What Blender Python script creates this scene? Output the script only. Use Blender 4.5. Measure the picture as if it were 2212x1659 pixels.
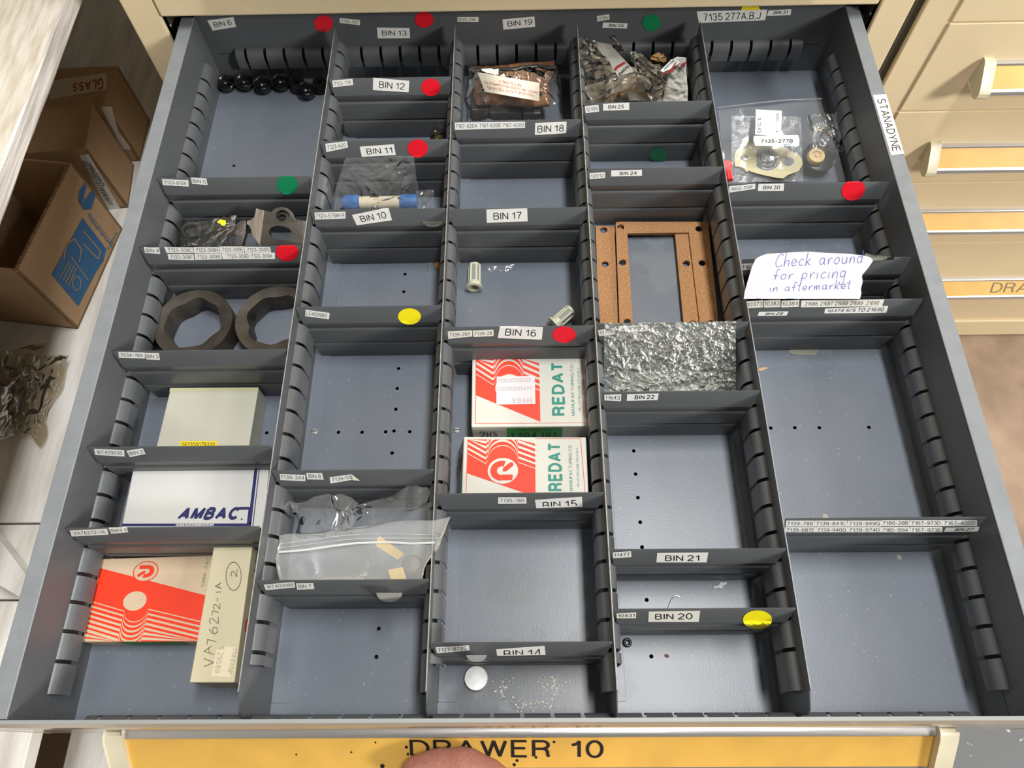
import bpy, bmesh, math, random
from math import sin, cos, pi, radians, sqrt, atan2
from mathutils import Vector, Matrix, Euler, noise
from mathutils.geometry import tessellate_polygon

for o in list(bpy.data.objects): bpy.data.objects.remove(o, do_unlink=True)
scn = bpy.context.scene
COL = scn.collection
random.seed(7)
V = Vector

# ------------------------------------------------------------------ camera
CAM_P = V((0.0009, -0.0206, 0.5991))
CAM_E = Euler((0.4569, 0.0171, -0.0032), 'XYZ')
FPX = 1628.0
cam_d = bpy.data.cameras.new('camera')
cam = bpy.data.objects.new('camera', cam_d); COL.objects.link(cam)
cam.location = CAM_P; cam.rotation_euler = CAM_E
cam_d.sensor_width = 36.0; cam_d.lens = FPX/2212*36.0; cam_d.clip_start = 0.01; cam_d.clip_end = 50
scn.camera = cam

# ------------------------------------------------------------------ light
world = bpy.data.worlds.new('World'); scn.world = world; world.use_nodes = True
bg = world.node_tree.nodes['Background']
bg.inputs['Color'].default_value = (0.93, 0.96, 1.0, 1); bg.inputs['Strength'].default_value = 0.08

def area(name, loc, rot, sx, sy, power, color):
    l = bpy.data.lights.new(name, 'AREA'); l.shape = 'RECTANGLE'; l.size = sx; l.size_y = sy
    l.energy = power; l.color = color
    o = bpy.data.objects.new(name, l); COL.objects.link(o); o.location = loc; o.rotation_euler = rot
    return o
area('ceiling_and_fill_lamp', (0.50, 0.26, 2.5), (0, radians(8), 0), 0.30, 1.3, 66, (0.98, 0.98, 0.96))
area('ceiling_and_fill_lamp', (3.0, -1.35, 1.75), (radians(38), radians(55), 0), 0.6, 0.6, 112, (1.0, 0.97, 0.90))  # added fill lamp, out of view, brightens the right-hand cabinet fronts
area('ceiling_and_fill_lamp', (2.5, -0.3, 2.25), (radians(8), radians(46), 0), 0.4, 1.2, 22, (1.0, 0.97, 0.92))  # extra unseen lamp added on the right to lift cabinets and left walls

scn.view_settings.view_transform = 'Standard'
scn.view_settings.look = 'None'
scn.view_settings.gamma = 1.0
scn.view_settings.use_curve_mapping = False
scn.view_settings.exposure = 0.0

# ------------------------------------------------------------------ picture geometry helpers
CAM_R = CAM_E.to_matrix()
def ray(u, v): return CAM_R @ V(((u-1106.0)/FPX, -(v-829.5)/FPX, -1.0))
def at(u, v, ax, val):
    d = ray(u, v); i = 'xyz'.index(ax); t = (val-CAM_P[i])/d[i]
    return CAM_P + d*t
def at_plane(u, v, p0, n):
    d = ray(u, v); t = (p0-CAM_P).dot(n)/d.dot(n)
    return CAM_P + d*t
def Z(u, v, z=0.0): return at(u, v, 'z', z)

# ------------------------------------------------------------------ materials
MATS = {}
def _new(name):
    m = bpy.data.materials.new(name); m.use_nodes = True
    nt = m.node_tree; b = nt.nodes['Principled BSDF']
    return m, nt, b
def mat(name, col, rough=0.5, metal=0.0, var=0.0, vscale=30, col2=None, bump=0.0, bscale=300, spec=0.5, coat=0.0,
        stretch=None, contrast=None, emis=0, trans=0.0, alpha=1.0, rvar=0.0, detail=4, sss=0):
    if name in MATS: return MATS[name]
    m, nt, b = _new(name)
    b.inputs['Base Color'].default_value = (*col, 1)
    b.inputs['Roughness'].default_value = rough
    b.inputs['Metallic'].default_value = metal
    b.inputs['Specular IOR Level'].default_value = spec
    b.inputs['Coat Weight'].default_value = coat
    b.inputs['Transmission Weight'].default_value = trans
    b.inputs['Alpha'].default_value = alpha
    if sss:
        b.inputs['Subsurface Weight'].default_value = sss; b.inputs['Subsurface Radius'].default_value = (.01, .004, .002)
    tc = nt.nodes.new('ShaderNodeTexCoord'); mp = nt.nodes.new('ShaderNodeMapping')
    nt.links.new(tc.outputs['Object'], mp.inputs['Vector'])
    if stretch: mp.inputs['Scale'].default_value = stretch
    if var or col2:
        n = nt.nodes.new('ShaderNodeTexNoise'); n.inputs['Scale'].default_value = vscale
        n.inputs['Detail'].default_value = detail
        nt.links.new(mp.outputs[0], n.inputs['Vector'])
        r = nt.nodes.new('ShaderNodeValToRGB')
        lo, hi = contrast if contrast else (0.3, 0.7)
        r.color_ramp.elements[0].position = lo; r.color_ramp.elements[1].position = hi
        c2 = col2 if col2 else tuple(min(1, c*(1+var)) for c in col)
        c1 = col if col2 else tuple(c*(1-var) for c in col)
        r.color_ramp.elements[0].color = (*c1, 1); r.color_ramp.elements[1].color = (*c2, 1)
        nt.links.new(n.outputs['Fac'], r.inputs[0]); nt.links.new(r.outputs[0], b.inputs['Base Color'])
        if rvar:
            mr = nt.nodes.new('ShaderNodeMapRange'); mr.inputs['To Min'].default_value = rough-rvar; mr.inputs['To Max'].default_value = rough+rvar
            nt.links.new(n.outputs['Fac'], mr.inputs['Value']); nt.links.new(mr.outputs[0], b.inputs['Roughness'])
    if bump:
        n2 = nt.nodes.new('ShaderNodeTexNoise'); n2.inputs['Scale'].default_value = bscale; n2.inputs['Detail'].default_value = 3
        nt.links.new(mp.outputs[0], n2.inputs['Vector'])
        bp = nt.nodes.new('ShaderNodeBump'); bp.inputs['Strength'].default_value = bump; bp.inputs['Distance'].default_value = 0.001
        nt.links.new(n2.outputs['Fac'], bp.inputs['Height']); nt.links.new(bp.outputs[0], b.inputs['Normal'])
    MATS[name] = m
    return m

def film(name, tint=(1, 1, 1), haze=0.10, hcol=(0.8, 0.8, 0.8), bump=0.6, bscale=120, rough=0.12, gloss=0.9):
    """thin clear plastic film: see-through with glossy glints and a little milky haze"""
    m, nt, b = _new(name)
    nt.nodes.remove(b)
    out = nt.nodes['Material Output']
    tr = nt.nodes.new('ShaderNodeBsdfTransparent'); tr.inputs[0].default_value = (*tint, 1)
    df = nt.nodes.new('ShaderNodeBsdfDiffuse'); df.inputs[0].default_value = (*hcol, 1)
    gl = nt.nodes.new('ShaderNodeBsdfGlossy'); gl.inputs['Roughness'].default_value = rough
    gl.inputs[0].default_value = (gloss, gloss, gloss, 1)
    fr = nt.nodes.new('ShaderNodeFresnel'); fr.inputs['IOR'].default_value = 1.5
    mu = nt.nodes.new('ShaderNodeMath'); mu.operation = 'MULTIPLY'; mu.inputs[1].default_value = 1.15; mu.use_clamp = True
    tc = nt.nodes.new('ShaderNodeTexCoord')
    n = nt.nodes.new('ShaderNodeTexNoise'); n.inputs['Scale'].default_value = bscale; n.inputs['Detail'].default_value = 5
    n.inputs['Distortion'].default_value = 0.6
    nt.links.new(tc.outputs['Object'], n.inputs['Vector'])
    bp = nt.nodes.new('ShaderNodeBump'); bp.inputs['Strength'].default_value = bump; bp.inputs['Distance'].default_value = 0.003
    nt.links.new(n.outputs['Fac'], bp.inputs['Height'])
    nt.links.new(bp.outputs[0], gl.inputs['Normal']); nt.links.new(bp.outputs[0], fr.inputs['Normal'])
    m1 = nt.nodes.new('ShaderNodeMixShader'); m1.inputs[0].default_value = haze
    nt.links.new(tr.outputs[0], m1.inputs[1]); nt.links.new(df.outputs[0], m1.inputs[2])
    m2 = nt.nodes.new('ShaderNodeMixShader')
    nt.links.new(fr.outputs[0], mu.inputs[0]); nt.links.new(mu.outputs[0], m2.inputs[0])
    nt.links.new(m1.outputs[0], m2.inputs[1]); nt.links.new(gl.outputs[0], m2.inputs[2])
    nt.links.new(m2.outputs[0], out.inputs[0])
    return m

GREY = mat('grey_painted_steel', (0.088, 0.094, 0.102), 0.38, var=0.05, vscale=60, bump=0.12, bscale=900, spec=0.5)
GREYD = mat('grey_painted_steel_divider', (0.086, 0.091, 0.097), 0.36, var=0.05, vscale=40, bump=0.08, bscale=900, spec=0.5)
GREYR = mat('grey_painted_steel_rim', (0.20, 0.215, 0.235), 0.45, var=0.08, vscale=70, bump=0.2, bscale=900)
STAINS = [(-.007, .098, .024, .016, (.12, .125, .12), .45, 1.2), (.022, .028, .055, .030, (.085, .085, .088), .6, 3.0), (-.035, .016, .03, .02, (.07, .07, .072), .5, 3.0),
          (.105, .030, .05, .045, (.13, .14, .155), .4, 3.0), (.28, .36, .05, .05, (.25, .27, .29), .35, 3.5), (.135, .395, .02, .03, (.24, .27, .27), .3, 3.0), (.0, .075, .05, .05, (.15, .16, .17), .3, 3.5)]
def floor_paint():
    m, nt, b = _new('blue_grey_painted_steel_floor')
    tc = nt.nodes.new('ShaderNodeTexCoord')
    n = nt.nodes.new('ShaderNodeTexNoise'); n.inputs['Scale'].default_value = 14; n.inputs['Detail'].default_value = 6
    nt.links.new(tc.outputs['Object'], n.inputs['Vector'])
    r = nt.nodes.new('ShaderNodeValToRGB'); r.color_ramp.elements[0].position = .3; r.color_ramp.elements[1].position = .7
    r.color_ramp.elements[0].color = (0.140, 0.160, 0.196, 1); r.color_ramp.elements[1].color = (0.162, 0.182, 0.220, 1)
    nt.links.new(n.outputs['Fac'], r.inputs[0])
    # fine pale specks
    v = nt.nodes.new('ShaderNodeTexNoise'); v.inputs['Scale'].default_value = 420; v.inputs['Detail'].default_value = 2
    nt.links.new(tc.outputs['Object'], v.inputs['Vector'])
    r2 = nt.nodes.new('ShaderNodeValToRGB'); r2.color_ramp.elements[0].position = .70; r2.color_ramp.elements[1].position = .80
    r2.color_ramp.elements[1].color = (.35, .35, .35, 1)
    nt.links.new(v.outputs['Fac'], r2.inputs[0])
    mx = nt.nodes.new('ShaderNodeMixRGB'); mx.blend_type = 'ADD'; mx.inputs[0].default_value = .6
    nt.links.new(r.outputs[0], mx.inputs[1]); nt.links.new(r2.outputs[0], mx.inputs[2])
    b.inputs['Roughness'].default_value = 0.34
    # old oil stains and scuffed paint with their own outlines
    geo = nt.nodes.new('ShaderNodeNewGeometry'); last = mx.outputs[0]
    nz = nt.nodes.new('ShaderNodeTexNoise'); nz.inputs['Scale'].default_value = 60; nz.inputs['Detail'].default_value = 6
    nt.links.new(geo.outputs['Position'], nz.inputs['Vector'])
    for (cx, cy, rx, ry, col, st, nzs) in STAINS:
        sb = nt.nodes.new('ShaderNodeVectorMath'); sb.operation = 'SUBTRACT'; sb.inputs[1].default_value = (cx, cy, 0)
        nt.links.new(geo.outputs['Position'], sb.inputs[0])
        ml = nt.nodes.new('ShaderNodeVectorMath'); ml.operation = 'MULTIPLY'; ml.inputs[1].default_value = (1/rx, 1/ry, 0); nt.links.new(sb.outputs[0], ml.inputs[0])
        ln = nt.nodes.new('ShaderNodeVectorMath'); ln.operation = 'LENGTH'; nt.links.new(ml.outputs[0], ln.inputs[0])
        ad = nt.nodes.new('ShaderNodeMath'); ad.operation = 'MULTIPLY_ADD'; ad.inputs[1].default_value = nzs; nt.links.new(nz.outputs['Fac'], ad.inputs[0]); nt.links.new(ln.outputs['Value'], ad.inputs[2])
        rp = nt.nodes.new('ShaderNodeMapRange'); rp.inputs['From Min'].default_value = .75+nzs*.5; rp.inputs['From Max'].default_value = 1.15+nzs*.5
        rp.inputs['To Min'].default_value = st; rp.inputs['To Max'].default_value = 0; nt.links.new(ad.outputs[0], rp.inputs['Value'])
        m2 = nt.nodes.new('ShaderNodeMixRGB'); m2.inputs[2].default_value = (*col, 1); nt.links.new(rp.outputs[0], m2.inputs[0]); nt.links.new(last, m2.inputs[1]); last = m2.outputs[0]
    nt.links.new(last, b.inputs['Base Color'])
    n2 = nt.nodes.new('ShaderNodeTexNoise'); n2.inputs['Scale'].default_value = 700; n2.inputs['Detail'].default_value = 2
    nt.links.new(tc.outputs['Object'], n2.inputs['Vector'])
    bp = nt.nodes.new('ShaderNodeBump'); bp.inputs['Strength'].default_value = .05; bp.inputs['Distance'].default_value = .001
    nt.links.new(n2.outputs['Fac'], bp.inputs['Height']); nt.links.new(bp.outputs[0], b.inputs['Normal'])
    return m
FLOORP = floor_paint()
DARKIN = mat('shade_dark_inner_steel', (0.012, 0.012, 0.013), 0.8)  # near-black colour carries the shade of slots, holes and insides
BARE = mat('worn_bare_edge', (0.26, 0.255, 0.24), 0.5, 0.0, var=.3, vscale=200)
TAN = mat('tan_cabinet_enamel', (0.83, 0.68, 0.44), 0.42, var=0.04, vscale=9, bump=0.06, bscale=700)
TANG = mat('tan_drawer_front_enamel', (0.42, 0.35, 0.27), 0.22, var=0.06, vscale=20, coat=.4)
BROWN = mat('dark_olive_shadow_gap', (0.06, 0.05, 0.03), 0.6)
ALU = mat('brushed_aluminium', (0.62, 0.60, 0.58), 0.32, 0.85, bump=0.2, bscale=300, stretch=(0.05, 1, 1))
YEL = mat('yellow_label_card', (0.66, 0.39, 0.080), 0.45, var=0.10, vscale=26, detail=6)
CAPM = mat('ivory_plastic_cap', (0.62, 0.57, 0.42), 0.38, var=0.04, vscale=30, sss=.1)
WHITE = mat('white_label_paper', (0.72, 0.72, 0.70), 0.5, var=0.03, vscale=60)
WHITE2 = mat('ivory_label_paper', (0.72, 0.71, 0.64), 0.5, var=0.03, vscale=60)
BLACK = mat('black_print', (0.012, 0.012, 0.014), 0.5)
GINK = mat('grey_worn_print', (0.10, 0.10, 0.11), 0.5)
RED = mat('red_sticker', (0.72, 0.008, 0.022), 0.4, var=0.05, vscale=80)
GREEN = mat('green_sticker', (0.004, 0.20, 0.075), 0.45, var=0.12, vscale=80)
YSTK = mat('yellow_sticker', (0.88, 0.76, 0.008), 0.45, var=0.04, vscale=60)
CARD = mat('brown_cardboard', (0.42, 0.27, 0.145), 0.75, var=0.08, vscale=30, bump=.15, bscale=200)
CARDD = mat('brown_cardboard_edge', (0.38, 0.25, 0.13), 0.85, var=0.25, vscale=300)
BLUEP = mat('blue_carton_print', (0.010, 0.11, 0.27), 0.6, var=0.1, vscale=60)
CREAM = mat('cream_carton', (0.56, 0.50, 0.34), 0.55, var=0.04, vscale=30)
CREAM2 = mat('aged_cream_carton', (0.60, 0.46, 0.31), 0.55, var=0.08, vscale=30)
GREYB = mat('pale_grey_carton', (0.50, 0.485, 0.405), 0.6, var=0.05, vscale=25)
GREYBS = mat('pale_grey_carton_side', (0.42, 0.43, 0.36), 0.6, var=0.05, vscale=25)
WBOX = mat('white_carton', (0.56, 0.555, 0.54), 0.35, var=0.03, vscale=16)
WBOX2 = mat('off_white_carton', (0.62, 0.61, 0.55), 0.35, var=0.05, vscale=16)
NAVY = mat('navy_print', (0.012, 0.014, 0.10), 0.4)
REDP = mat('orange_red_print', (0.78, 0.040, 0.010), 0.5, var=0.03, vscale=30)
TEAL = mat('teal_print', (0.0, 0.23, 0.17), 0.4)
LGREEN = mat('green_carton_label', (0.03, 0.30, 0.03), 0.45)
CORK = mat('cork_sheet', (0.27, 0.12, 0.045), 0.85, col2=(0.52, 0.28, 0.125), vscale=950, contrast=(.34, .62), bump=.5, bscale=900, detail=3)
STEELD = mat('dark_oiled_steel', (0.085, 0.075, 0.065), 0.40, 0.6, var=0.25, vscale=60, bump=.3, bscale=250)
STEELL = mat('machined_steel', (0.095, 0.082, 0.072), 0.42, 0.55, var=0.15, vscale=90, bump=.2, bscale=300)
CAMST = mat('brown_phosphated_steel', (0.068, 0.057, 0.046), 0.45, 0.5, var=0.35, vscale=60, bump=.12, bscale=400)
RUB = mat('black_rubber', (0.010, 0.010, 0.011), 0.25)
BRASS = mat('brass', (0.40, 0.34, 0.12), 0.3, 0.9)
NYL = mat('ivory_nylon', (0.58, 0.58, 0.44), 0.4, sss=.2)
NYLG = mat('grey_filter_mesh', (0.30, 0.31, 0.31), 0.6, bump=.5, bscale=1500)
CHROME = mat('worn_bright_steel', (0.75, 0.74, 0.72), 0.28, 0.9, var=.15, vscale=150)
SKIN = mat('skin', (0.36, 0.145, 0.105), 0.5, var=.12, vscale=90, bump=.5, bscale=350, sss=.15)
WOODW = mat('white_painted_worn_wood', (0.50, 0.43, 0.33), 0.65, col2=(0.66, 0.62, 0.55), vscale=48, contrast=(.30, .60), stretch=(3, .45, 1), bump=.6, bscale=120, detail=10)
WOODE = mat('white_painted_plank_edge', (0.40, 0.36, 0.34), 0.7, col2=(0.72, 0.69, 0.66), vscale=60, contrast=(.3, .65), stretch=(1, .15, 3), bump=.6, bscale=200, detail=6)
WOODF = mat('whitewashed_platform_board', (0.60, 0.56, 0.50), 0.65, col2=(0.84, 0.82, 0.79), vscale=22, contrast=(.28, .6), stretch=(2.5, .4, 1), bump=.3, bscale=150, detail=8)
CONC = mat('brown_stained_concrete', (0.20, 0.135, 0.09), 0.6, col2=(0.42, 0.30, 0.215), vscale=11, contrast=(.3, .72), bump=.2, bscale=90, detail=8)
CHIP = mat('grey_floor_paint_with_chips', (0.115, 0.12, 0.13), 0.5, col2=(0.62, 0.58, 0.53), vscale=42, contrast=(.62, .66), detail=3)
FILM = film('clear_film', haze=.085, hcol=(.85, .86, .85), bump=.18, bscale=45, rough=.10)
FILMC = film('crinkled_clear_film', haze=.13, hcol=(.80, .82, .72), bump=.5, bscale=160, rough=.26)
FILMM = film('milky_zip_film', haze=.34, hcol=(.62, .63, .62), bump=.25, bscale=50, rough=.25)
FILMB = film('brown_tinted_film', gloss=.35, rough=.25, tint=(.74, .67, .54), haze=.30, hcol=(.34, .29, .21), bump=.2, bscale=40)
FILMG = film('grimy_film', gloss=.45, tint=(.70, .64, .52), haze=.42, hcol=(.34, .30, .23), bump=.25, bscale=60, rough=.2)
TAPE = film('tape_film', haze=.35, hcol=(.5, .52, .42), bump=.2)
BPAPER = mat('brown_waxed_paper', (0.12, 0.050, 0.022), 0.30, col2=(0.38, 0.18, 0.085), vscale=30, bump=.4, bscale=80)
INKB = mat('blue_pen_ink', (0.06, 0.09, 0.34), 0.5)
INKR = mat('red_faded_print', (0.55, 0.10, 0.08), 0.5)
GASK = mat('buff_gasket_paper', (0.60, 0.54, 0.33), 0.6, var=.06, vscale=90)

# ------------------------------------------------------------------ object helpers
WLOC = {}
def _tag(o, label=None, cat=None, group=None, kind=None):
    if label: o['label'] = label
    if cat: o['category'] = cat
    if group: o['group'] = group
    if kind: o['kind'] = kind
    return o
def thing(name, label, cat, loc, group=None):
    o = bpy.data.objects.new(name, None); COL.objects.link(o); o.location = loc; o.empty_display_size = .01
    WLOC[o] = V(loc); return _tag(o, label, cat, group)
class MB:
    def __init__(s): s.v = []; s.f = []; s.m = []
    def add(s, vs, fs, mi=0):
        n = len(s.v); s.v += [V(p) for p in vs]
        for f in fs: s.f.append([i+n for i in f]); s.m.append(mi)
        return s
    def box(s, a, b, mi=0):
        x0, y0, z0 = a; x1, y1, z1 = b
        if x0 > x1: x0, x1 = x1, x0
        if y0 > y1: y0, y1 = y1, y0
        if z0 > z1: z0, z1 = z1, z0
        vs = [(x0,y0,z0),(x1,y0,z0),(x1,y1,z0),(x0,y1,z0),(x0,y0,z1),(x1,y0,z1),(x1,y1,z1),(x0,y1,z1)]
        return s.add(vs, [(0,3,2,1),(4,5,6,7),(0,1,5,4),(1,2,6,5),(2,3,7,6),(3,0,4,7)], mi)
    def hexa(s, bot, top, mi=0):
        return s.add(list(bot)+list(top), [(0,3,2,1),(4,5,6,7),(0,1,5,4),(1,2,6,5),(2,3,7,6),(3,0,4,7)], mi)
    def plate(s, loops, t0, t1, O, X, Y, N, mi=0):
        """polygon with holes in the frame (O,X,Y), from t0 to t1 along N"""
        O, X, Y, N = V(O), V(X), V(Y), V(N)
        tris = tessellate_polygon([[V((a, b, 0)) for a, b in L] for L in loops])
        flat = [p for L in loops for p in L]; n = len(flat)
        vs = [O+X*a+Y*b+N*t1 for a, b in flat]+[O+X*a+Y*b+N*t0 for a, b in flat]
        fs = []
        for t in tris:
            (ax, ay), (bx, by), (cx, cy) = flat[t[0]], flat[t[1]], flat[t[2]]
            if (bx-ax)*(cy-ay)-(by-ay)*(cx-ax) < 0: t = (t[0], t[2], t[1])
            fs.append(tuple(t)); fs.append(tuple(i+n for i in reversed(t)))
        k = 0
        for L in loops:
            m = len(L)
            for i in range(m): fs.append((k+i, k+(i+1) % m, k+(i+1) % m+n, k+i+n))
            k += m
        return s.add(vs, fs, mi)
    def lathe(s, prof, O, axis=(0,0,1), n=24, mi=0):
        A = V(axis).normalized(); X = A.orthogonal().normalized(); Y = A.cross(X); O = V(O)
        vs = []; fs = []
        for r, h in prof:
            for k in range(n):
                a = 2*pi*k/n; vs.append(O+A*h+X*(r*cos(a))+Y*(r*sin(a)))
        for i in range(len(prof)-1):
            for k in range(n):
                k2 = (k+1) % n; fs.append((i*n+k, i*n+k2, (i+1)*n+k2, (i+1)*n+k))
        return s.add(vs, fs, mi)
    def tube(s, pts, r, n=8, mi=0):
        pts = [V(p) for p in pts]; rs = r if isinstance(r, (list, tuple)) else [r]*len(pts)
        vs = []; fs = []; prev = None
        for i, p in enumerate(pts):
            d = (pts[min(i+1, len(pts)-1)]-pts[max(i-1, 0)]).normalized()
            x = prev-d*prev.dot(d) if prev else d.orthogonal()
            x.normalize(); prev = x; y = d.cross(x)
            for k in range(n):
                a = 2*pi*k/n; vs.append(p+x*(rs[i]*cos(a))+y*(rs[i]*sin(a)))
        for i in range(len(pts)-1):
            for k in range(n):
                k2 = (k+1) % n; fs.append((i*n+k, i*n+k2, (i+1)*n+k2, (i+1)*n+k))
        fs.append(tuple(reversed(range(n)))); fs.append(tuple(range((len(pts)-1)*n, len(pts)*n)))
        return s.add(vs, fs, mi)
    def build(s, name, mats, parent=None, smooth=False, bevel=0.0, segs=2, origin=None):
        if not isinstance(mats, (list, tuple)): mats = [mats]
        me = bpy.data.meshes.new(name)
        mn = V((min(p.x for p in s.v), min(p.y for p in s.v), min(p.z for p in s.v)))
        mxx = V((max(p.x for p in s.v), max(p.y for p in s.v), max(p.z for p in s.v)))
        c = V(((mn.x+mxx.x)/2, (mn.y+mxx.y)/2, mn.z)) if origin is None else V(origin)
        me.from_pydata([p-c for p in s.v], [], s.f)
        for m in mats: me.materials.append(m)
        for p, mi in zip(me.polygons, s.m): p.material_index = mi
        if bevel:
            bm = bmesh.new(); bm.from_mesh(me)
            bmesh.ops.remove_doubles(bm, verts=bm.verts, dist=1e-6)
            ed = [e for e in bm.edges if len(e.link_faces) == 2 and e.calc_face_angle(0) > .5]
            bmesh.ops.bevel(bm, geom=ed, offset=bevel, segments=segs, profile=.5, affect='EDGES', clamp_overlap=True)
            bm.to_mesh(me); bm.free()
        if smooth:
            me.polygons.foreach_set('use_smooth', [True]*len(me.polygons))
            try: me.set_sharp_from_angle(angle=radians(40))
            except Exception: pass
        me.update()
        o = bpy.data.objects.new(name, me); COL.objects.link(o)
        WLOC[o] = c
        if parent is not None:
            o.parent = parent; o.location = c-WLOC[parent]
        else: o.location = c
        return o
def circ(cx, cy, r, n=16, ry=None): 
    ry = ry or r
    return [(cx+r*cos(2*pi*k/n), cy+ry*sin(2*pi*k/n)) for k in range(n)]

# flat print -------------------------------------------------------
# --- plain sans-serif lettering drawn from single strokes (units: capital height = 1)
def _arc(cx, cy, rx, ry, a0, a1, n=14):
    return [(cx+rx*cos(radians(a0+(a1-a0)*k/n)), cy+ry*sin(radians(a0+(a1-a0)*k/n))) for k in range(n+1)]
FONT = {
 '0': (.58, [_arc(.29, .5, .29, .5, 90, 450, 26)]), '1': (.36, [[(.02,.76),(.16,.80),(.27,.88),(.31,1),(.31,0)]]),
 '2': (.56, [_arc(.28,.71,.27,.29,170,-20,12)+[(.42,.44),(.06,.13),(.01,0),(.56,0)]]),
 '3': (.56, [_arc(.27,.74,.24,.26,160,-90,12)+_arc(.27,.255,.28,.255,70,-165,14)]),
 '4': (.58, [[(.58,.26),(.01,.26),(.42,1),(.44,1),(.44,0)]]),
 '5': (.56, [[(.50,1),(.12,1),(.05,.47)]+_arc(.27,.32,.28,.32,140,-160,16)]),
 '6': (.56, [_arc(.34,.62,.30,.38,55,180,10)+_arc(.28,.31,.27,.31,180,540,24)]),
 '7': (.55, [[(0,1),(.55,1),(.36,.62),(.24,.32),(.19,0)]]),
 '8': (.56, [_arc(.28,.75,.23,.25,-90,270,22), _arc(.28,.255,.28,.255,90,450,22)]),
 '9': (.56, [_arc(.28,.69,.27,.31,0,360,24)+_arc(.22,.38,.33,.38,0,-125,10)]),
 'A': (.70, [[(0,0),(.35,1),(.70,0)],[(.13,.33),(.57,.33)]]), 'B': (.60, [[(0,0),(0,1)],[(0,1),(.32,1)]+_arc(.34,.77,.21,.23,90,-90,10)+[(0,.54)],[(.34,.54)]+_arc(.34,.27,.26,.27,90,-90,12)+[(0,0)]]),
 'C': (.68, [_arc(.36,.5,.36,.5,42,318,22)]), 'D': (.66, [[(0,0),(0,1),(.26,1)]+_arc(.26,.5,.40,.5,90,-90,18)+[(0,0)]]),
 'E': (.56, [[(.56,1),(0,1),(0,0),(.56,0)],[(0,.53),(.50,.53)]]), 'F': (.54, [[(.54,1),(0,1),(0,0)],[(0,.52),(.46,.52)]]),
 'G': (.70, [_arc(.36,.5,.36,.5,45,350,22)+[(.70,.45),(.40,.45)],[(.70,.45),(.70,0)]]), 'H': (.62, [[(0,0),(0,1)],[(.62,0),(.62,1)],[(0,.53),(.62,.53)]]),
 'I': (.02, [[(.01,0),(.01,1)]]), 'J': (.46, [[(.46,1),(.46,.25)]+_arc(.23,.24,.23,.24,0,-180,12)]), 'K': (.62, [[(0,0),(0,1)],[(.60,1),(0,.36)],[(.20,.58),(.62,0)]]),
 'L': (.50, [[(0,1),(0,0),(.50,0)]]), 'M': (.74, [[(0,0),(0,1),(.37,.05),(.74,1),(.74,0)]]), 'N': (.62, [[(0,0),(0,1),(.62,0),(.62,1)]]),
 'O': (.72, [_arc(.36,.5,.36,.5,90,450,28)]), 'P': (.58, [[(0,0),(0,1),(.32,1)]+_arc(.32,.74,.26,.26,90,-90,12)+[(0,.48)]]),
 'Q': (.72, [_arc(.36,.5,.36,.5,90,450,28),[(.42,.24),(.70,-.04)]]), 'R': (.62, [[(0,0),(0,1),(.34,1)]+_arc(.34,.75,.24,.25,90,-90,12)+[(0,.5)],[(.34,.5),(.50,.44),(.55,.30),(.56,.08),(.62,0)]]),
 'S': (.60, [_arc(.30,.75,.26,.25,30,235,12)+[(.44,.42)]+_arc(.30,.26,.29,.26,35,-155,12)]), 'T': (.62, [[(0,1),(.62,1)],[(.31,1),(.31,0)]]),
 'U': (.62, [[(0,1),(0,.30)]+_arc(.31,.31,.31,.31,180,360,14)+[(.62,1)]]), 'V': (.66, [[(0,1),(.33,0),(.66,1)]]), 'W': (.94, [[(0,1),(.24,0),(.47,1),(.70,0),(.94,1)]]),
 'X': (.62, [[(0,0),(.62,1)],[(0,1),(.62,0)]]), 'Y': (.64, [[(0,1),(.32,.42),(.64,1)],[(.32,.42),(.32,0)]]), 'Z': (.60, [[(0,1),(.60,1),(0,0),(.60,0)]]),
 '-': (.42, [[(0,.36),(.42,.36)]]), ',': (.06, [[(.04,.06),(.04,-.02),(0,-.14)]]), '.': (.04, [[(0,.04),(.05,.04)]]), '/': (.34, [[(0,-.02),(.34,1)]]),
 '(': (.16, [_arc(.36,.45,.36,.62,130,230,8)]), ')': (.16, [_arc(-.20,.45,.36,.62,50,-50,8)]), '$': (.56, [_arc(.28,.73,.26,.2,30,235,12)+[(.42,.43)]+_arc(.28,.27,.27,.2,35,-155,12),[(.28,1.06),(.28,-.08)]]),
 'u': (.42, [[(0,.70),(0,.22)]+_arc(.21,.22,.21,.22,180,360,8)+[(.42,.70)],[(.42,.3),(.42,0)]]), 'm': (.70, [[(0,0),(0,.70)],_arc(.175,.48,.175,.22,180,0,8)+[(.35,0)],_arc(.525,.48,.175,.22,180,0,8)+[(.70,0)]]),
 'i': (.02, [[(0,0),(0,.70)],[(0,.88),(0,.96)]]), 'n': (.42, [[(0,0),(0,.70)],_arc(.21,.48,.21,.22,180,0,8)+[(.42,0)]]), 's': (.38, [_arc(.19,.53,.17,.17,30,235,8)+_arc(.19,.18,.18,.18,45,-155,8)]),
}
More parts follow.
